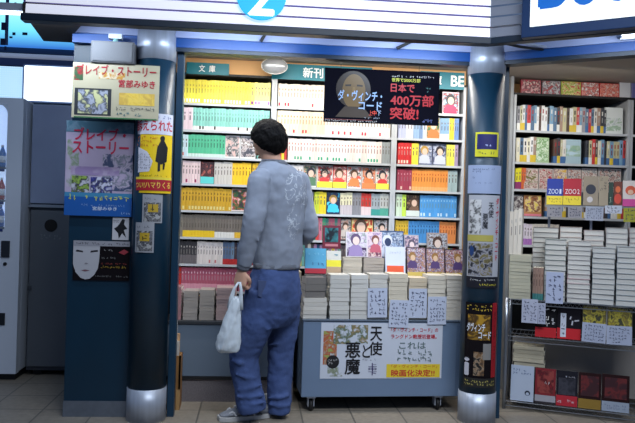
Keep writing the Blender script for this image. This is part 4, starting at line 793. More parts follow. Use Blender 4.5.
row(519, 0, zr[4], [(533, 'white and lilac slim hardcover', (222, 212, 222), D(h=.15, band=(176, 120, 190), bh=.3)), (560, 'ivory slim hardcover', (222, 216, 206), D(h=.15))], 'on the fifth hardcover shelf', YRr)
# ------------------------------------------------------------------ wire rack, turned towards the viewer
AR = math.radians(-25); er = Vector((math.cos(AR), math.sin(AR), 0)); nr = Vector((-math.sin(AR), math.cos(AR), 0))
RO = at(507, 300, 4.27); RO.z = 0
def rpl(px, py, d): return at_plane(px, py, RO + nr * d, nr)
def rloc(px, py, d): p = rpl(px, py, d); return (p - RO).dot(er), p.z
z_t = rloc(509, 299, 0)[1]; z_m = rloc(509, 336, 0)[1]; z_b = rloc(509, 404, 0)[1]
z_b = max(z_b, .05)
LR, DR = 1.05, .30
rack = thing('wire_rack', 'chrome wire shelving rack of face-out books and hardcover stacks beyond the corner column', 'rack', (RO.x, RO.y, 0), AR)
WR = mat((150, 156, 166), .3, .8)
for x in (0, LR):
    for y in (0, DR):
        b = MB(); b.tube([(x, y, 0), (x, y, z_t + .01)], .011, WR, 12); b.build('post', rack, True)
def wshelf(z):
    b = MB()
    for zz in (z, z - .028):
        for y in (0, DR): b.tube([(0, y, zz), (LR, y, zz)], .0032, WR, 6, 1)
        for x in (0, LR): b.tube([(x, 0, zz), (x, DR, zz)], .0032, WR, 6, 1)
    n = 42
    for i in range(n + 1): b.tube([(LR * i / n, 0, z), (LR * i / n, DR, z)], .0016, WR, 5, 1)
    for y in (-.001,):
        pts = [(LR * i / 84, y, z - .002 - .024 * (i % 2)) for i in range(85)]; b.tube(pts, .0018, WR, 5, 1)
    b.build('wire_shelf', rack)
for z in (z_t, z_m, z_b): wshelf(z)
b = MB(); b.box(.02, LR, DR - .005, DR, z_b + .03, z_m - .04, mat((150, 144, 138), .7)); b.build('backing_board', rack)
CARDK = dict(fr=rpl, rz=AR)
def rstack(a, c_, yt, yb, d, t, cov, label, group, base=None, dep=.19, cols=None, hard=True):
    l = rpl(a, (yt + yb) / 2, d); r = rpl(c_, (yt + yb) / 2, d); m_ = (l + r) / 2; z1 = rpl((a + c_) / 2, yt, d).z; z0 = z_t + .0035 if base is None else base
    return stack(m_.x, m_.y, z0, z1 - z0, (r - l).length - .003, dep, t, cov, label, group, rz=AR, hard=hard, cols=cols, jit=.002, name='hardcover_book' if hard else 'stacked_book')
zkh = rstack(509, 531, 255, 297, .006, .021, (176, 174, 156), 'khaki grey paperback in the stack beside the corner column', 'khaki stack on the rack', hard=False, dep=.15)
rstack(544.5, 566.5, 239.5, 300, .01, .031, (130, 142, 142), 'grey-green hardcover in the rack stack behind the blue-lined card', 'grey-green stack on the rack', dep=.14)
rstack(567.5, 591, 241, 303, .01, .029, (170, 166, 172), 'pink and grey hardcover in the stack between two grey stacks', 'pink and grey stack on the rack', dep=.14, cols=((170, 166, 172), (190, 150, 160), (180, 180, 180)))
rstack(592, 615.5, 248, 305.5, .01, .032, (156, 164, 170), 'silver grey hardcover in the stack next to the pink and grey one', 'silver stack on the rack', dep=.14)
rstack(616.5, 640, 247, 307, .01, .032, (150, 160, 168), 'blue-grey hardcover in the stack cut by the photo edge', 'blue-grey stack on the rack', dep=.14)
# four thin books standing between the stacks
x0_, _ = rloc(532.6, 290, .02); x1_, _ = rloc(543.4, 290, .02)
for i in range(4):
    me = book_mesh((x1_ - x0_) / 4 - .0006, .2, .13, (150, 124, 112), (60, 120, 120), .2, (110, 80, 70))
    q = RO + er * (x0_ + (x1_ - x0_) * i / 4) + nr * .02
    spine('hardcover_book', me, (q.x, q.y, z_t + .0035), 'thin brown hardcover with teal foot standing between the rack stacks', 'thin brown hardcovers on the rack', rz=AR)
zbk = z_t + .0035
for i, (a, c_, yt, cov, w_) in enumerate(((533, 559, 227.5, (120, 112, 112), 'dark taupe'), (560, 583, 227, (176, 156, 148), 'salmon grey'), (584, 605, 230.5, (186, 170, 168), 'pale rose'), (606, 628.5, 228, (176, 172, 174), 'ash grey'), (629.5, 650, 228, (176, 160, 160), 'rose grey'))):
    rstack(a, c_, yt, 240, .165, .032, cov, '%s hardcover in the rear row of stacks on the rack' % w_, '%s rear stack on the rack' % w_, dep=.13)
# tall white binders beside the column
for i in range(3):
    q = rpl(509 + i * 4.2, 250, .02)
    me = book_mesh(.024, .27 + .01 * i, .14, (212, 206, 196), None, .3, (180, 176, 170))
    zz = zkh + .001
    spine('hardcover_book', me, (q.x, q.y, zz), 'tall ivory book standing on the khaki stack beside the corner column', 'tall ivory books on the khaki stack', rz=AR)
# angled display ledge above the rear stacks
dL = .26
lx0, lz = rloc(545, 205, dL); lx1 = rloc(660, 205, dL)[0]
zl = rpl(590, 206, dL).z
t = thing('display_ledge', 'narrow angled ledge holding face-out books above the rear stacks', 'ledge', (RO.x, RO.y, 0), AR)
b = MB(); b.box(lx0, lx1, dL - .012, dL + .06, zl - .01, zl, mat((140, 144, 150), .5)); b.build('board', t)
b = MB(); b.box(lx0, lx1, dL + .06, dL + .065, zl - .01, zl + .09, mat((140, 144, 150), .5)); b.build('backrest', t)
for xx in (lx0 + .02, lx1 - .4):
    b = MB(); b.box(xx, xx + .015, dL + .045, dL + .06, z_t, zl - .01, WR); b.build('support', t)
dk_ = dict(frame=rpl, on=zl + .001, tilt=.12)
disp('blue book with white lettering and yellow band on the angled ledge', 546.5, 178.5, 562.5, 205, dL, (20, 50, 150), texts=[('ZOO', .1, .72, .42, .6, (200, 214, 240)), ('1', .8, .9, .42, .6, (200, 214, 240))], bands=[(0, 1, 0, .34, (226, 206, 50))], scr=[(.1, .9, .05, .28, 2, (150, 130, 30), False)], **dk_)
disp('red book with white lettering and yellow band on the angled ledge', 563, 178.5, 581, 205, dL, (170, 22, 44), texts=[('ZOO', .1, .72, .42, .6, (230, 214, 220)), ('2', .78, .9, .42, .6, (230, 214, 220))], bands=[(0, 1, 0, .34, (226, 206, 50))], scr=[(.1, .9, .05, .28, 2, (150, 130, 30), False)], **dk_)
circ = lambda cx, cz, r_, ar=1: [(cx + r_ * math.cos(k * PI / 12), cz + r_ * ar * math.sin(k * PI / 12)) for k in range(24)]
disp('large khaki book with black and white discs on the angled ledge', 583, 176, 598, 205.5, dL, (150, 138, 120), polys=[(circ(.5, .55, .34, .5), (40, 44, 60)), (circ(.45, .2, .2, .5), (200, 196, 200))], **dk_)
disp('sand coloured book with grey print beside the disc cover', 598.5, 176, 608, 206, dL, (160, 148, 128), scr=[(.1, .9, .5, .95, 4, (90, 86, 80), False)], **dk_)
disp('narrow dark green book on the angled ledge', 608.5, 182, 613, 206, dL, (30, 60, 50), scr=[(.1, .9, .1, .4, 3, (170, 190, 170), False)], **dk_)
disp('orange figure cover on the angled ledge beside the dark green book', 613.5, 181.5, 622, 206.5, dL, (110, 50, 34), polys=[(circ(.5, .68, .3, .45), (226, 110, 60)), (circ(.5, .3, .42, .5), (210, 70, 50))], **dk_)
disp('white cover with a red cartoon head and pink band on the angled ledge', 622.5, 180.5, 640, 207.5, dL, (222, 214, 210), polys=[(circ(.45, .62, .3, .6), (214, 90, 56)), (circ(.45, .55, .16, .6), (232, 190, 160))], bands=[(0, 1, .0, .28, (206, 70, 150))], **dk_)
for i, (a, y0, c_, y1, w_, base, rows) in enumerate(((547, 206.5, 562, 217, 'under the blue lettered book', (150, 150, 158), 3), (568, 206.5, 582, 218, 'under the red lettered book', (150, 150, 158), 3), (585, 206.5, 603, 220.5, 'under the disc cover', (170, 178, 196), 5), (605, 205.5, 622, 213.5, 'with blue heading under the orange figure', (206, 212, 226), 2), (623.5, 208, 640, 222, 'in yellow and green at the photo edge', (170, 170, 60), 3))):
    card('small printed card on the ledge front ' + w_, a, y0, c_, y1, dL - .02, i, fr=rpl, rz=AR, rows=rows, base=base)
# cards on the rack front
card('tall lined card taped over the grey-green stack', 545.5, 272, 563, 303.5, -.006, 11, base=(176, 186, 214), rows=6, **CARDK)
card('handwritten card hanging from the rack edge beside the corner column', 521.5, 299, 537.5, 323, -.008, 12, base=(178, 184, 206), rows=6, **CARDK)
card('torn handwritten card hanging next to the column-side card', 537.8, 303, 545.5, 324, -.008, 13, base=(170, 176, 198), rows=6, **CARDK)
dm = dict(frame=rpl, on=z_m + .004, tilt=.1)
disp('black and red book with white brush lettering on the middle rack shelf', 535, 305, 556, 337, .03, (26, 26, 30), bands=[(0, 1, 0, .3, (190, 26, 36))], pics=[(.06, .4, .35, .95, art(((26, 26, 30), (60, 60, 64), (26, 26, 30)), 20, 91))], scr=[(.45, .95, .35, .95, 2, (210, 210, 214), True)], **dm)
disp('black book with white vertical lettering and red foot beside it', 556.8, 304, 580.5, 338, .03, (30, 28, 34), bands=[(0, 1, 0, .3, (190, 26, 36)), (.14, .38, .05, .72, (200, 206, 220))], scr=[(.45, .95, .4, .95, 1, (190, 190, 200), True), (.16, .36, .1, .7, 1, (60, 60, 80), True)], **dm)
for i, (a, c_) in enumerate(((582, 605.5), (607, 632))):
    disp('yellow book behind a white card, %s on the middle rack shelf' % ('next to the black books', 'at the photo edge')[i], a, 306 + i * 2, c_, 341 + i * 2, .03, (90, 84, 60), pics=[(.03, .97, .45, .97, art(((180, 160, 50), (110, 100, 60), (206, 190, 70), (70, 70, 50)), 16, 92 + i))], **dm)
    card('white note %s resting before the yellow books' % ('nearer the black books', 'nearer the photo edge')[i], a - .5, 323 + i * 3, c_, 342.5 + i * 2.5, -.007, 20 + i, base=(176, 184, 206), rows=5, **CARDK)
db = dict(frame=rpl, on=z_b + .004, tilt=.12)
l = rpl(512, 355, .1); r = rpl(546, 355, .1); m_ = (l + r) / 2
zc_ = rpl(530, 366, .12).z
b = MB(); b.box(-.1, .1, 0, .14, 0, zc_ - z_b - .005, mat((60, 56, 54), .7)); o = b.build('stack_box'); tag(o, 'dark box under the cream stack on the lowest rack shelf', 'box'); o.location = (m_.x, m_.y, z_b + .004); o.rotation_euler = (0, 0, AR)
stack(m_.x, m_.y, zc_, .13, (r - l).length - .02, .13, .026, (190, 182, 160), 'cream magazine in the short stack behind the white booklet', 'cream magazines on the lowest rack shelf', rz=AR, jit=.006)
disp('white booklet with blue print and a small round head drawing', 510, 366.5, 533, 404, .01, (172, 184, 204), scr=[(.08, .9, .74, .92, 2, (60, 80, 130), False)], polys=[(circ(.74, .24, .12, .6), (30, 40, 60)), (circ(.74, .22, .07, .6), (172, 184, 204))], **db)
disp('red and brown thick book on the lowest rack shelf beside the white booklet', 534.5, 369.5, 555, 405.5, .01, (120, 24, 34), bands=[(0, 1, .06, .24, (150, 150, 160)), (0, 1, 0, .06, (40, 34, 40))], pics=[(.1, .9, .3, .95, art(((120, 24, 34), (80, 20, 26), (140, 60, 56)), 12, 95))], scr=[(.3, .9, .55, .65, 1, (200, 180, 180), False)], **db)
disp('black book with red foot band on the lowest rack shelf', 555.8, 372, 577, 408, .01, (34, 34, 42), bands=[(0, 1, 0, .3, (170, 30, 46))], scr=[(.4, .9, .8, .88, 1, (150, 150, 160), False), (.05, .95, .06, .2, 1, (200, 170, 176), False)], pics=[(.1, .9, .32, .8, art(((34, 34, 42), (60, 60, 70), (34, 34, 42)), 9, 96))], **db)
disp('dark brown book with mustard foot band on the lowest rack shelf', 578, 374, 600.5, 411.5, .01, (44, 26, 28), bands=[(0, 1, 0, .27, (140, 110, 40))], pics=[(.1, .9, .35, .92, art(((44, 26, 28), (110, 40, 40), (60, 30, 34)), 9, 97))], **db)
disp('dark brown book with pale blue foot band at the lowest shelf end', 601.5, 376, 629, 414, .01, (44, 26, 28), bands=[(0, 1, 0, .27, (150, 160, 176))], pics=[(.1, .9, .35, .92, art(((44, 26, 28), (110, 40, 40), (60, 30, 34)), 9, 98))], scr=[(.1, .9, .06, .2, 2, (80, 90, 120), False)], **db)

# ------------------------------------------------------------------ wooden post with rolled papers beside the column
p = at(172, 404, 4.22); p.z = 0
t = thing('wooden_bin', 'narrow wooden bin against the teal column with rolled papers inside', 'bin', (p.x + .01, 4.2, 0))
zt_ = at(172, 356, 4.2).z; OAK = mat((136, 96, 52), .6, noise=.2, nscale=9, stretch=(6, 6, 1))
b = MB(); b.box(-.04, .035, 0, .01, .0, zt_, OAK); b.box(-.04, -.03, 0, .12, 0, zt_, OAK); b.box(.025, .035, 0, .12, 0, zt_, OAK); b.box(-.04, .035, .11, .12, 0, zt_, OAK); b.build('box', t)
b = MB(); b.box(.014, .036, -.004, 0, 0, .12, mat((180, 140, 90), .6)); b.build('corner_block', t)
for k, (dx, dy, hh, col, w_) in enumerate(((-.008, .04, .52, (206, 206, 206), 'tallest white'), (.007, .06, .44, (190, 150, 110), 'tan'), (-.015, .075, .4, (150, 160, 170), 'grey striped'), (.008, .03, .4, (170, 166, 160), 'ash white'))):
    b = MB(); b.tube([(0, 0, .0), (.002, .004, hh)], .0125, mat(col, .7, noise=.15, nscale=30), 14); o = b.build('paper_roll', smooth=False); tag(o, '%s paper roll standing in the wooden bin by the column' % w_, 'paper roll', 'paper rolls in the wooden bin'); o.location = (p.x + .01 + dx, 4.2 + dy, .002)

# ------------------------------------------------------------------ leftovers of the shelves as one object
b = MB()
for me, loc in STUFF:
    o_ = len(b.v); b.v += [(v.co.x + loc[0], v.co.y + loc[1], v.co.z + loc[2]) for v in me.vertices]
    for p_ in me.polygons: b.f.append(tuple(o_ + i for i in p_.vertices)); b.m.append(b.mi(me.materials[p_.material_index]))
tag(b.build('shelved_paperbacks'), 'mixed paperbacks half hidden by the hanging poster, the book piles and the cart display', 'books', None, 'stuff')

# ------------------------------------------------------------------ the man
YM = 3.98
def W(px, py, dy=0): return at(px, py, YM + dy)
YAW = math.radians(44)      # facing away and to his left
fdir = Vector((-math.sin(YAW), math.cos(YAW), 0)); ldir = Vector((-fdir.y * 1, fdir.x, 0)); ldir = Vector((-math.cos(YAW), -math.sin(YAW), 0)); rdir = -ldir
def ring(c, a, d, n=26, A_=rdir, B_=fdir, sq=1.0):
    R = []
    for k in range(n):
        q = 2 * PI * k / n; cx, sx = math.cos(q), math.sin(q)
        R.append(c + A_ * a * (abs(cx) ** sq) * (1 if cx > 0 else -1) + B_ * d * (abs(sx) ** sq) * (1 if sx > 0 else -1))
    return R
def fin(mb, name, parent, vox, mats_, sm=4, disp_=None, lam=.5):
    o = mb.build(name, parent, True)
    r = o.modifiers.new('r', 'REMESH'); r.mode = 'VOXEL'; r.voxel_size = vox; r.use_smooth_shade = True
    s = o.modifiers.new('s', 'SMOOTH'); s.iterations = sm; s.factor = lam
    if disp_:
        for (sc, st) in disp_:
            tx = bpy.data.textures.new('folds', 'CLOUDS'); tx.noise_scale = sc; tx.noise_depth = 2
            d_ = o.modifiers.new('d', 'DISPLACE'); d_.texture = tx; d_.strength = st; d_.mid_level = .5; d_.texture_coords = 'GLOBAL'
    return o
SKIN = mat((204, 158, 134), .55, noise=.06, nscale=20)
sw = {'Ls': W(259, 182, -.14), 'Le': W(253, 224, -.2), 'Lw': W(243.5, 266, -.165), 'Rs': W(300, 184, .12), 'Re': W(309, 232, .13), 'Rw': W(292, 240, .36)}
tors = [(277, 268, .15, .112), (277, 256, .157, .12), (278, 238, .158, .118), (279, 215, .165, .118), (280, 197, .178, .118), (280, 184, .185, .11), (279, 174, .165, .1), (277, 167, .115, .085), (274, 162.5, .075, .068)]
LHip, RHip = W(264, 296, -.07), W(286, 296, .07)
LK, RK_ = W(244.5, 352, .0), W(280, 350, .12)
LA, RA = W(251, 403, -.02), W(279, 404, .08)
# body: one continuous skinned figure
b = MB()
b.rings([ring(W(x, y), a * .82, d * .82) for x, y, a, d in [(276, 300, .15, .12)] + tors], SKIN)
b.tube([LHip, LK, LA], [.082, .055, .04], SKIN, 14); b.tube([RHip, RK_, RA], [.082, .055, .04], SKIN, 14)
b.tube([sw['Ls'], sw['Le'], sw['Lw']], [.05, .042, .028], SKIN, 12); b.tube([sw['Rs'], sw['Re'], sw['Rw']], [.05, .042, .028], SKIN, 12)
b.tube([W(275, 172, 0), W(272, 162, .0), W(269, 150, .0)], [.062, .056, .054], SKIN, 16)
# head
HC = W(268.5, 141.5, 0); hy = math.radians(48); hp_ = math.radians(26)
HM = Matrix.Translation(HC) @ Matrix.Rotation(hy, 4, 'Z') @ Matrix.Rotation(-hp_, 4, 'X')
def headpt(th_, ph):   # local: x lateral, y forward, z up
    x = math.cos(th_) * math.cos(ph); y = math.sin(th_) * math.cos(ph); z = math.sin(ph)
    X, Y_, Z_ = x * .076, y * .093, z * .112
    if z < 0: X *= 1 - .32 * (-z); Y_ = Y_ * (1 - .1 * -z) + .012 * (-z)
    if z < 0 and y < 0: Y_ *= 1 - .35 * (-z)
    return HM @ Vector((X, Y_, Z_))
R = [[headpt(2 * PI * k / 28, ph) for k in range(28)] for ph in [math.radians(a) for a in range(-84, 85, 12)]]
b.rings(R, SKIN)
b.tube([HM @ Vector((0, .086, .018)), HM @ Vector((0, .104, -.012)), HM @ Vector((0, .098, -.03))], [.008, .012, .014], SKIN, 10)
b.tube([HM @ Vector((-.02, .09, -.055)), HM @ Vector((0, .096, -.054)), HM @ Vector((.02, .09, -.055))], [.005, .007, .005], SKIN, 8)
for s in (-1, 1): b.tube([HM @ Vector((s * .073, -.012, .018)), HM @ Vector((s * .086, -.02, .004)), HM @ Vector((s * .082, -.014, -.014)), HM @ Vector((s * .07, -.004, -.03))], [.007, .009, .008, .005], SKIN, 8)
def hand(mb, wr_, Dv, Nv, side, curl):
    Dv = Dv.normalized(); Nv = (Nv - Dv * Nv.dot(Dv)).normalized(); S = Dv.cross(Nv) * side
    mb.rings([[wr_ + Dv * t_ + S * (w_ * math.cos(q)) + Nv * (th_ * math.sin(q)) for q in [2 * PI * k / 16 for k in range(16)]] for t_, w_, th_ in ((-.03, .026, .02), (0, .027, .019), (.03, .037, .018), (.06, .042, .016), (.085, .041, .013))], SKIN)
    for i, (L_, so) in enumerate(((.072, .031), (.08, .0105), (.074, -.0105), (.058, -.031))):
        p_ = wr_ + Dv * (.08 - .004 * abs(i - 1)) + S * so; pts = [p_ - Dv * .02, p_]; a = 0
        for sg_, cu in ((.45, curl), (.3, curl * 1.1), (.25, curl * .8)):
            a += cu; p_ = p_ + (Dv * math.cos(a) + Nv * math.sin(a)) * L_ * sg_; pts.append(p_)
        mb.tube(pts, [.0095, .0098, .009, .0085, .007], SKIN, 10, 3)
    p_ = wr_ + Dv * .02 + S * .03
    mb.tube([p_ - S * .012, p_ + S * .012 + Dv * .02 + Nv * .012, p_ + S * .012 + Dv * .042 + Nv * .028, p_ + S * .002 + Dv * .06 + Nv * .038], [.013, .0125, .011, .009], SKIN, 10, 3)
hd = Vector((-.12, .06, -1)); hand(b, W(242, 270, -.165), hd, Vector((.55, .8, 0)), 1, .85)
hand(b, sw['Rw'] + fdir * .02, (fdir * .9 + Vector((0, 0, -.15))), ldir, -1, .5)
man = fin(b, 'person', None, .0045, None, 3)
tag(man, 'person in grey sweatshirt and blue jeans seen from behind, holding a white bag', 'person')
for s in (-1, 1):
    e_ = MB(); e_.lathe([(.002, -.0115), (.009, -.007), (.0115, 0), (.009, .007), (.002, .0115)], mat((40, 30, 26), .3), 14, HM @ Matrix.Translation((s * .031, .078, .012))); e_.build('eye', man, True)
# hair
b = MB()
def hp2(th_, ph, k=1.0):
    x = math.cos(th_) * math.cos(ph); y = math.sin(th_) * math.cos(ph); z = math.sin(ph)
    return HM @ Vector((x * .102 * k, y * .11 * k - .007, z * .119 * k + .01))
def low(th_):   # lower hair limit: high over the face, low at the nape and sides
    f = math.sin(th_)
    if f > .62: return math.radians(24)
    if f > .05: return math.radians(24 - 66 * (.62 - f) / .57)
    return math.radians(-44 - 34 * min(1, (.05 - f) / .7))
N_ = 40; Rr = []
for j in range(12):
    rr_ = []
    for k in range(N_):
        th_ = 2 * PI * k / N_; l0 = sum(low(th_ + dd) for dd in (-.3, -.15, 0, .15, .3)) / 5
        l0 += math.radians(7) * math.sin(th_ * 13) * math.cos(th_ * 7 + 1)
        ph = l0 + (math.radians(88) - l0) * j / 11
        rr_.append(hp2(th_, ph, .9 if j == 0 else (.98 if j == 1 else 1 + .012 * math.sin(th_ * 9 + j))))
    Rr.append(rr_)
HAIR = mat((7, 6, 7), .7, noise=.5, nscale=60, bump=.5, bscale=90, stretch=(3, 3, .6), spec=.12)
b.rings(Rr, HAIR); hr_ = fin(b, 'hair', man, .006, None, 2, [(.03, .014), (.01, .008)])
# sweatshirt
b = MB()
SM = bpy.data.materials.new('sweatshirt_fabric'); SM.use_nodes = True; nt = SM.node_tree; N = nt.nodes; L = nt.links; bs = N['Principled BSDF']; bs.inputs['Roughness'].default_value = .9; bs.inputs['Specular IOR Level'].default_value = .2
tc = N.new('ShaderNodeTexCoord'); nz = N.new('ShaderNodeTexNoise'); nz.inputs['Scale'].default_value = 17; nz.inputs['Detail'].default_value = 2; nz.inputs['Distortion'].default_value = 1.2
L.new(tc.outputs['Object'], nz.inputs['Vector'])
cr = N.new('ShaderNodeValToRGB'); e = cr.color_ramp.elements; e[0].position = .47; e[0].color = (0, 0, 0, 1); e[1].position = .5; e[1].color = (1, 1, 1, 1); q_ = e.new(.53); q_.color = (0, 0, 0, 1); L.new(nz.outputs['Fac'], cr.inputs[0])
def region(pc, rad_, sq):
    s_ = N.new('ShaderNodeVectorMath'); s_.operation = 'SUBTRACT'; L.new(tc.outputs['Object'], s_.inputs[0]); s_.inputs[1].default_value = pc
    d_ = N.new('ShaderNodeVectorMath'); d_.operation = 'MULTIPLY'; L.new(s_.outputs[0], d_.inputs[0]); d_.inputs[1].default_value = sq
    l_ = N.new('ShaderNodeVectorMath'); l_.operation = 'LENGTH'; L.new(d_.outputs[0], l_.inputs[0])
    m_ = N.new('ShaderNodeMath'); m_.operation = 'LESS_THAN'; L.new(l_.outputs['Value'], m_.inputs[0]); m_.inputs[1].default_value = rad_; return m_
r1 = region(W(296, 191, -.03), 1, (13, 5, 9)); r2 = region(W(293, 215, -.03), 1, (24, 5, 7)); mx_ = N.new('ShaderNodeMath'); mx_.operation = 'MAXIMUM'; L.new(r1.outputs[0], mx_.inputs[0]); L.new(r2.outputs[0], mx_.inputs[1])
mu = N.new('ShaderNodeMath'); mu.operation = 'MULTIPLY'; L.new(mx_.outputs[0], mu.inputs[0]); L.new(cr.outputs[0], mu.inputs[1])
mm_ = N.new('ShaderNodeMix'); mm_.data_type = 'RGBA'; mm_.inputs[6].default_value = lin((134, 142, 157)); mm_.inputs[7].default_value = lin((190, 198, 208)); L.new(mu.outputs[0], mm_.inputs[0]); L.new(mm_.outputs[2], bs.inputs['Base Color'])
n3 = N.new('ShaderNodeTexNoise'); n3.inputs['Scale'].default_value = 300; bp = N.new('ShaderNodeBump'); bp.inputs['Strength'].default_value = .2; bp.inputs['Distance'].default_value = .003; L.new(tc.outputs['Object'], n3.inputs['Vector']); L.new(n3.outputs['Fac'], bp.inputs['Height']); L.new(bp.outputs[0], bs.inputs['Normal'])
b.rings([ring(W(x, y), a, d, sq=.92) for x, y, a, d in tors], SM)
def arm(k, rads):
    s_, e_, w_ = sw[k + 's'], sw[k + 'e'], sw[k + 'w']
    b.tube([s_ + Vector((0, 0, .012)) + (rdir if k == 'L' else ldir) * .03, s_, s_ * .5 + e_ * .5, e_, e_ * .45 + w_ * .55, w_], rads, SM, 18, 4)
arm('L', [.06, .068, .066, .062, .054, .04]); arm('R', [.06, .066, .064, .06, .052, .038])
# folds at elbow, waist and down the back
for (p_, q_, r_) in ((W(244, 214, -.23), W(262, 232, -.23), .012), (W(243, 224, -.24), W(260, 242, -.23), .013), (W(240, 238, -.22), W(256, 250, -.2), .012), (W(256, 256, -.08), W(280, 259, -.1), .014), (W(282, 259, -.08), W(299, 254, .0), .013), (W(268, 180, -.11), W(270, 228, -.1), .011)):
    b.tube([p_, (p_ + q_) / 2 + Vector((0, -.006, 0)), q_], [r_ * .5, r_, r_ * .5], SM, 8)
shirt = fin(b, 'sweatshirt', man, .007, None, 5, [(.14, .026), (.05, .005)])
RIB = mat((112, 118, 130), .9, bump=.5, bscale=60, stretch=(30, 30, 1))
b = MB(); b.rings([ring(W(277, y), a, d) for y, a, d in ((268.5, .147, .11), (267, .152, .115), (264, .153, .116), (262.5, .15, .112))], RIB); b.build('hem_band', shirt, True)
for k in ('L', 'R'):
    dv = (sw[k + 'w'] - sw[k + 'e']).normalized(); b = MB(); b.tube([sw[k + 'w'] - dv * .025, sw[k + 'w'] + dv * .02], [.039, .034], RIB, 18, 3); b.build('cuff', shirt, True)
b = MB(); b.rings([ring(W(x, y), a, d) for x, y, a, d in ((275, 165, .088, .078), (274, 162, .076, .07), (273, 160, .067, .064))], RIB); b.build('collar', shirt, True)
# jeans
b = MB(); JN = mat((60, 76, 116), .85, noise=.38, nscale=6, bump=.25, bscale=250, spec=.2)
b.rings([ring(W(x, y), a, d, sq=.9) for x, y, a, d in ((276, 264, .138, .1), (275.5, 275, .152, .118), (274, 288, .165, .134), (274, 302, .165, .135), (273, 316, .15, .12), (272, 326, .11, .08))], JN)
b.tube([W(263, 290, -.06), W(257, 320, -.04), W(247, 345, -.01), W(244, 358, -.0), W(247, 382, -.02), W(251, 404, -.02), W(252, 411, -.02)], [.1, .101, .092, .086, .078, .083, .08], JN, 20, 4)
b.tube([W(285, 290, .07), W(283, 320, .09), W(281, 350, .11), W(279.5, 382, .1), W(279, 403, .08), W(279, 412, .08)], [.098, .094, .078, .073, .068, .066], JN, 20, 4)
rg = random.Random(3)
for (x0_, y0_, x1_, y1_, dd, r_) in ((232, 352, 252, 346, -.07, .012), (230, 360, 250, 364, -.08, .012), (237, 390, 262, 384, -.09, .014), (236, 397, 264, 395, -.09, .015), (240, 403, 266, 402, -.09, .014), (264, 345, 288, 340, .03, .01), (268, 398, 290, 395, .02, .013), (268, 404, 290, 405, .02, .013), (252, 318, 270, 330, -.12, .012), (254, 300, 280, 312, -.12, .01), (240, 336, 262, 340, -.1, .012), (234, 374, 256, 378, -.09, .012)):
    b.tube([W(x0_, y0_, dd + .01), W((x0_ + x1_) / 2, (y0_ + y1_) / 2 + 1.5, dd - .006), W(x1_, y1_, dd + .012)], [r_ * .5, r_, r_ * .5], JN, 8)
jeans = fin(b, 'jeans', man, .0075, None, 4, [(.09, .018), (.035, .008)])
b = MB(); PK = mat((58, 72, 108), .85)
for (x, y, dd) in ((266, 290, -.142), (287, 290, -.075)):
    c_ = W(x, y, dd); b2 = MB(); a_ = Vector((math.cos(.5), math.sin(.5), 0)) * .05
    b2.add([c_ - a_ + up * .05, c_ + a_ + up * .05, c_ + a_ * .95 - up * .03, c_ - up * .055, c_ - a_ * .95 - up * .03] + [v + Vector((0, .03, 0)) for v in (c_ - a_ + up * .05, c_ + a_ + up * .05, c_ + a_ * .95 - up * .03, c_ - up * .055, c_ - a_ * .95 - up * .03)], [(4, 3, 2, 1, 0), (5, 6, 7, 8, 9)] + [(i, (i + 1) % 5, (i + 1) % 5 + 5, i + 5) for i in range(5)], PK); b2.build('back_pocket', jeans)
# shoes
def shoe(heel, toe):
    """heel, toe on the ground"""
    d_ = (toe - heel); Ls = d_.length; d_.normalize(); s_ = Vector((-d_.y, d_.x, 0)); U = up
    M = Matrix(((d_.x, s_.x, 0, heel.x), (d_.y, s_.y, 0, heel.y), (0, 0, 1, 0), (0, 0, 0, 1)))
    prof = [(0, .026, .07), (.03, .034, .085), (.08, .038, .1), (.12, .04, .095), (.17, .045, .075), (.22, .047, .058), (.26, .042, .045), (.285, .026, .034)]
    b = MB(); R = []
    for x, w_, h_ in prof: R.append([Vector((x, w_ * math.cos(q), .022 + max(0, (h_ - .022) * .5 * (1 + math.sin(q))))) for q in [2 * PI * k / 18 for k in range(18)]])
    R = [[M @ v for v in r] for r in R]
    b.rings(R, mat((120, 124, 132), .7, noise=.3, nscale=30)); u_ = fin(b, 'shoe', man, .005, None, 3)
    b = MB(); ol = [(x - .006 if x == 0 else x + (.008 if x > .28 else 0), w_ + .004) for x, w_, h_ in prof]; pts = ol + [(x, -w_) for x, w_ in ol[::-1]]
    b.prism(pts, 0.001, .026, mat((176, 176, 176), .6), M); b.build('sole', u_, bevel=.003)
    for k, (xa_, xb_) in enumerate(((.05, .1), (.09, .14), (.13, .18), (.2, .24))):
        for sg_ in (-1, 1):
            b = MB(); b.tube([M @ Vector((xa_, sg_ * .042, .03)), M @ Vector(((xa_ + xb_) / 2, sg_ * .04, .055)), M @ Vector((xb_, sg_ * .028, .076 - .012 * k))], .0055, mat((198, 200, 204) if k % 2 else (50, 54, 60), .6), 8); b.build('side_stripe', u_)
    b = MB(); b.tube([M @ Vector((.12, 0, .097)), M @ Vector((.17, 0, .08)), M @ Vector((.2, 0, .07))], .01, mat((210, 210, 210), .7), 8); b.build('lace', u_)
g0 = ground(268, 417); g1 = g0 + Vector((-.275, -.075, 0)); shoe(g0, g1)
g0 = ground(283, 417.5); g0.y += .05; g1 = g0 + Vector((-.17, .21, 0)); shoe(g0, g1)

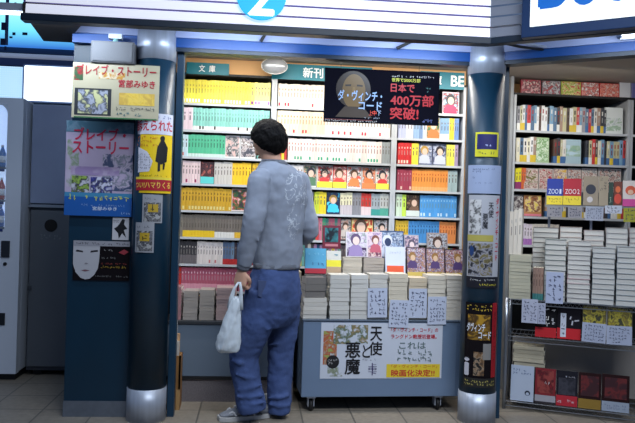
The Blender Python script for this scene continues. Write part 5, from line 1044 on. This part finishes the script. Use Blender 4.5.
# ------------------------------------------------------------------ plastic bag in his left hand
YG = -.175
b = MB(); PB = mat((206, 216, 224), .35, noise=.06, nscale=10, trans=0, alpha=.9, bump=.5, bscale=22)
prof = [(236, 296, 5, .02), (235, 304, 6, .028), (233, 314, 7.6, .038), (231.5, 325, 9.3, .046), (229.5, 336, 11.3, .05), (228.5, 345, 12.3, .05), (228, 350, 11.5, .044), (228, 352.5, 8.5, .03)]
R = []
for j, (x, y, hw, dd) in enumerate(prof):
    c_ = W(x, y, YG); hw_ = hw / F * 3.9
    R.append([c_ + Vector((hw_ * math.cos(q) * (1 + .05 * math.sin(5 * q + j)), dd * math.sin(q) * (1 + .12 * math.sin(7 * q + j * 2)), .004 * math.sin(3 * q + j))) for q in [2 * PI * k / 36 for k in range(36)]])
root = thing('plastic_bag', 'white plastic carrier bag hanging from the hand of the man', 'bag', W(230, 352, YG))
def build_rel(mb, name, par, smooth=True):
    o = mb.build(name, par, smooth); o.matrix_parent_inverse = Matrix.Translation(par.location).inverted(); return o
b.rings(R, PB); o = build_rel(b, 'bag_body', root); s = o.modifiers.new('s', 'SUBSURF'); s.levels = 1; s.render_levels = 2
tx = bpy.data.textures.new('crinkle', 'CLOUDS'); tx.noise_scale = .03; d_ = o.modifiers.new('d', 'DISPLACE'); d_.texture = tx; d_.strength = .012; d_.texture_coords = 'GLOBAL'
hx = W(239, 283, YG)
for pts in ([(238.5, 282), (234, 289), (231.5, 298), (230, 308)], [(240, 282), (241, 290), (240.5, 300), (240, 310)]):
    for dy in (-.012,):
        b = MB(); P_ = [W(x, y, YG + dy) for x, y in pts]; R = []
        for i, pp in enumerate(P_):
            wv = (.006, .009, .013, .018)[i]; R.append([pp + Vector((wv * math.cos(q), .006 * math.sin(q), 0)) for q in [2 * PI * k / 12 for k in range(12)]])
        b.rings(R, PB); build_rel(b, 'handle', root)
# ------------------------------------------------------------------ lights
def area(name, loc, size, sy, energy, col, target):
    l = bpy.data.lights.new(name, 'AREA'); l.shape = 'RECTANGLE'; l.size = size; l.size_y = sy; l.energy = energy; l.color = col
    o = bpy.data.objects.new(name, l); C.objects.link(o); o.location = loc
    o.rotation_euler = (Vector(target) - Vector(loc)).to_track_quat('-Z', 'Y').to_euler(); return o
TUBE = mat((255, 250, 240), .3, emit=3)
for i, (xa_, xb_) in enumerate(((XL + .1, XL + .75), (XL + .8, XL + 1.45), (XL + 1.5, XL + 2.1))):
    t = thing('ceiling_lamp', 'fluorescent ceiling lamp tucked behind the blue beam, %s' % ('nearest the teal column', 'in the middle', 'nearest the corner column')[i], 'lamp', (xa_, 4.19, 2.155))
    b = MB(); b.tube([(0, 0, 0), (xb_ - xa_, 0, 0)], .013, TUBE, 12); b.build('tube', t, True)
    b = MB(); b.box(-.01, xb_ - xa_ + .01, -.03, .03, .012, ZC - 2.155 - .001, mat((210, 210, 208), .5)); b.build('housing', t)
    area('tube_light', ((xa_ + xb_) / 2, 4.19, 2.135), xb_ - xa_, .04, 7, (1, .95, .87), ((xa_ + xb_) / 2, 4.55, .7))
area('tube_light', (RC.x + .75, 4.2, 2.13), .9, .06, 3.8, (1, .96, .9), (RC.x + .7, 4.7, 1.0))
for i, xx in enumerate((-1.1, -.1, .85)):
    t = thing('ceiling_tube_lamp', 'fluorescent lamp hidden behind the fascia lip, %s' % ('nearest the speaker', 'behind the numeral disc', 'nearest the corner')[i], 'lamp', (xx - .3, 3.67, 2.16))
    b = MB(); b.tube([(0, 0, 0), (.6, 0, 0)], .011, mat((215, 230, 255), .3, emit=3), 12); b.build('tube', t, True)
    b = MB(); b.box(-.01, .61, -.02, .02, .008, .045, mat((200, 205, 215), .4)); b.build('housing', t)
    area('soffit_light', (xx, 3.7, 2.14), .6, .03, 5.5, (.72, .84, 1), (xx, 4.0, 1.75))
pm = fpt(.6) + nr * .09
area('soffit_light', (pm.x, pm.y, 2.14), .6, .03, 3.5, (.72, .84, 1), (pm.x + .1, pm.y + .35, 1.7))
area('front_fill_light', (1.0, 1.4, 3.2), 2.4, .6, 27, (.84, .91, 1), (.75, 3.9, .5)).data.spread = 1.5  # added fill from in front, no known fixture behind it
w = bpy.data.worlds.new('world'); bpy.context.scene.world = w; w.use_nodes = True
w.node_tree.nodes['Background'].inputs[0].default_value = (.32, .48, .85, 1); w.node_tree.nodes['Background'].inputs[1].default_value = .23
sc = bpy.context.scene
sc.view_settings.view_transform = 'Standard'; sc.view_settings.look = 'None'; sc.view_settings.exposure = 0; sc.view_settings.gamma = 1
sc.cycles.use_denoising = True; sc.cycles.max_bounces = 6; sc.cycles.transparent_max_bounces = 8
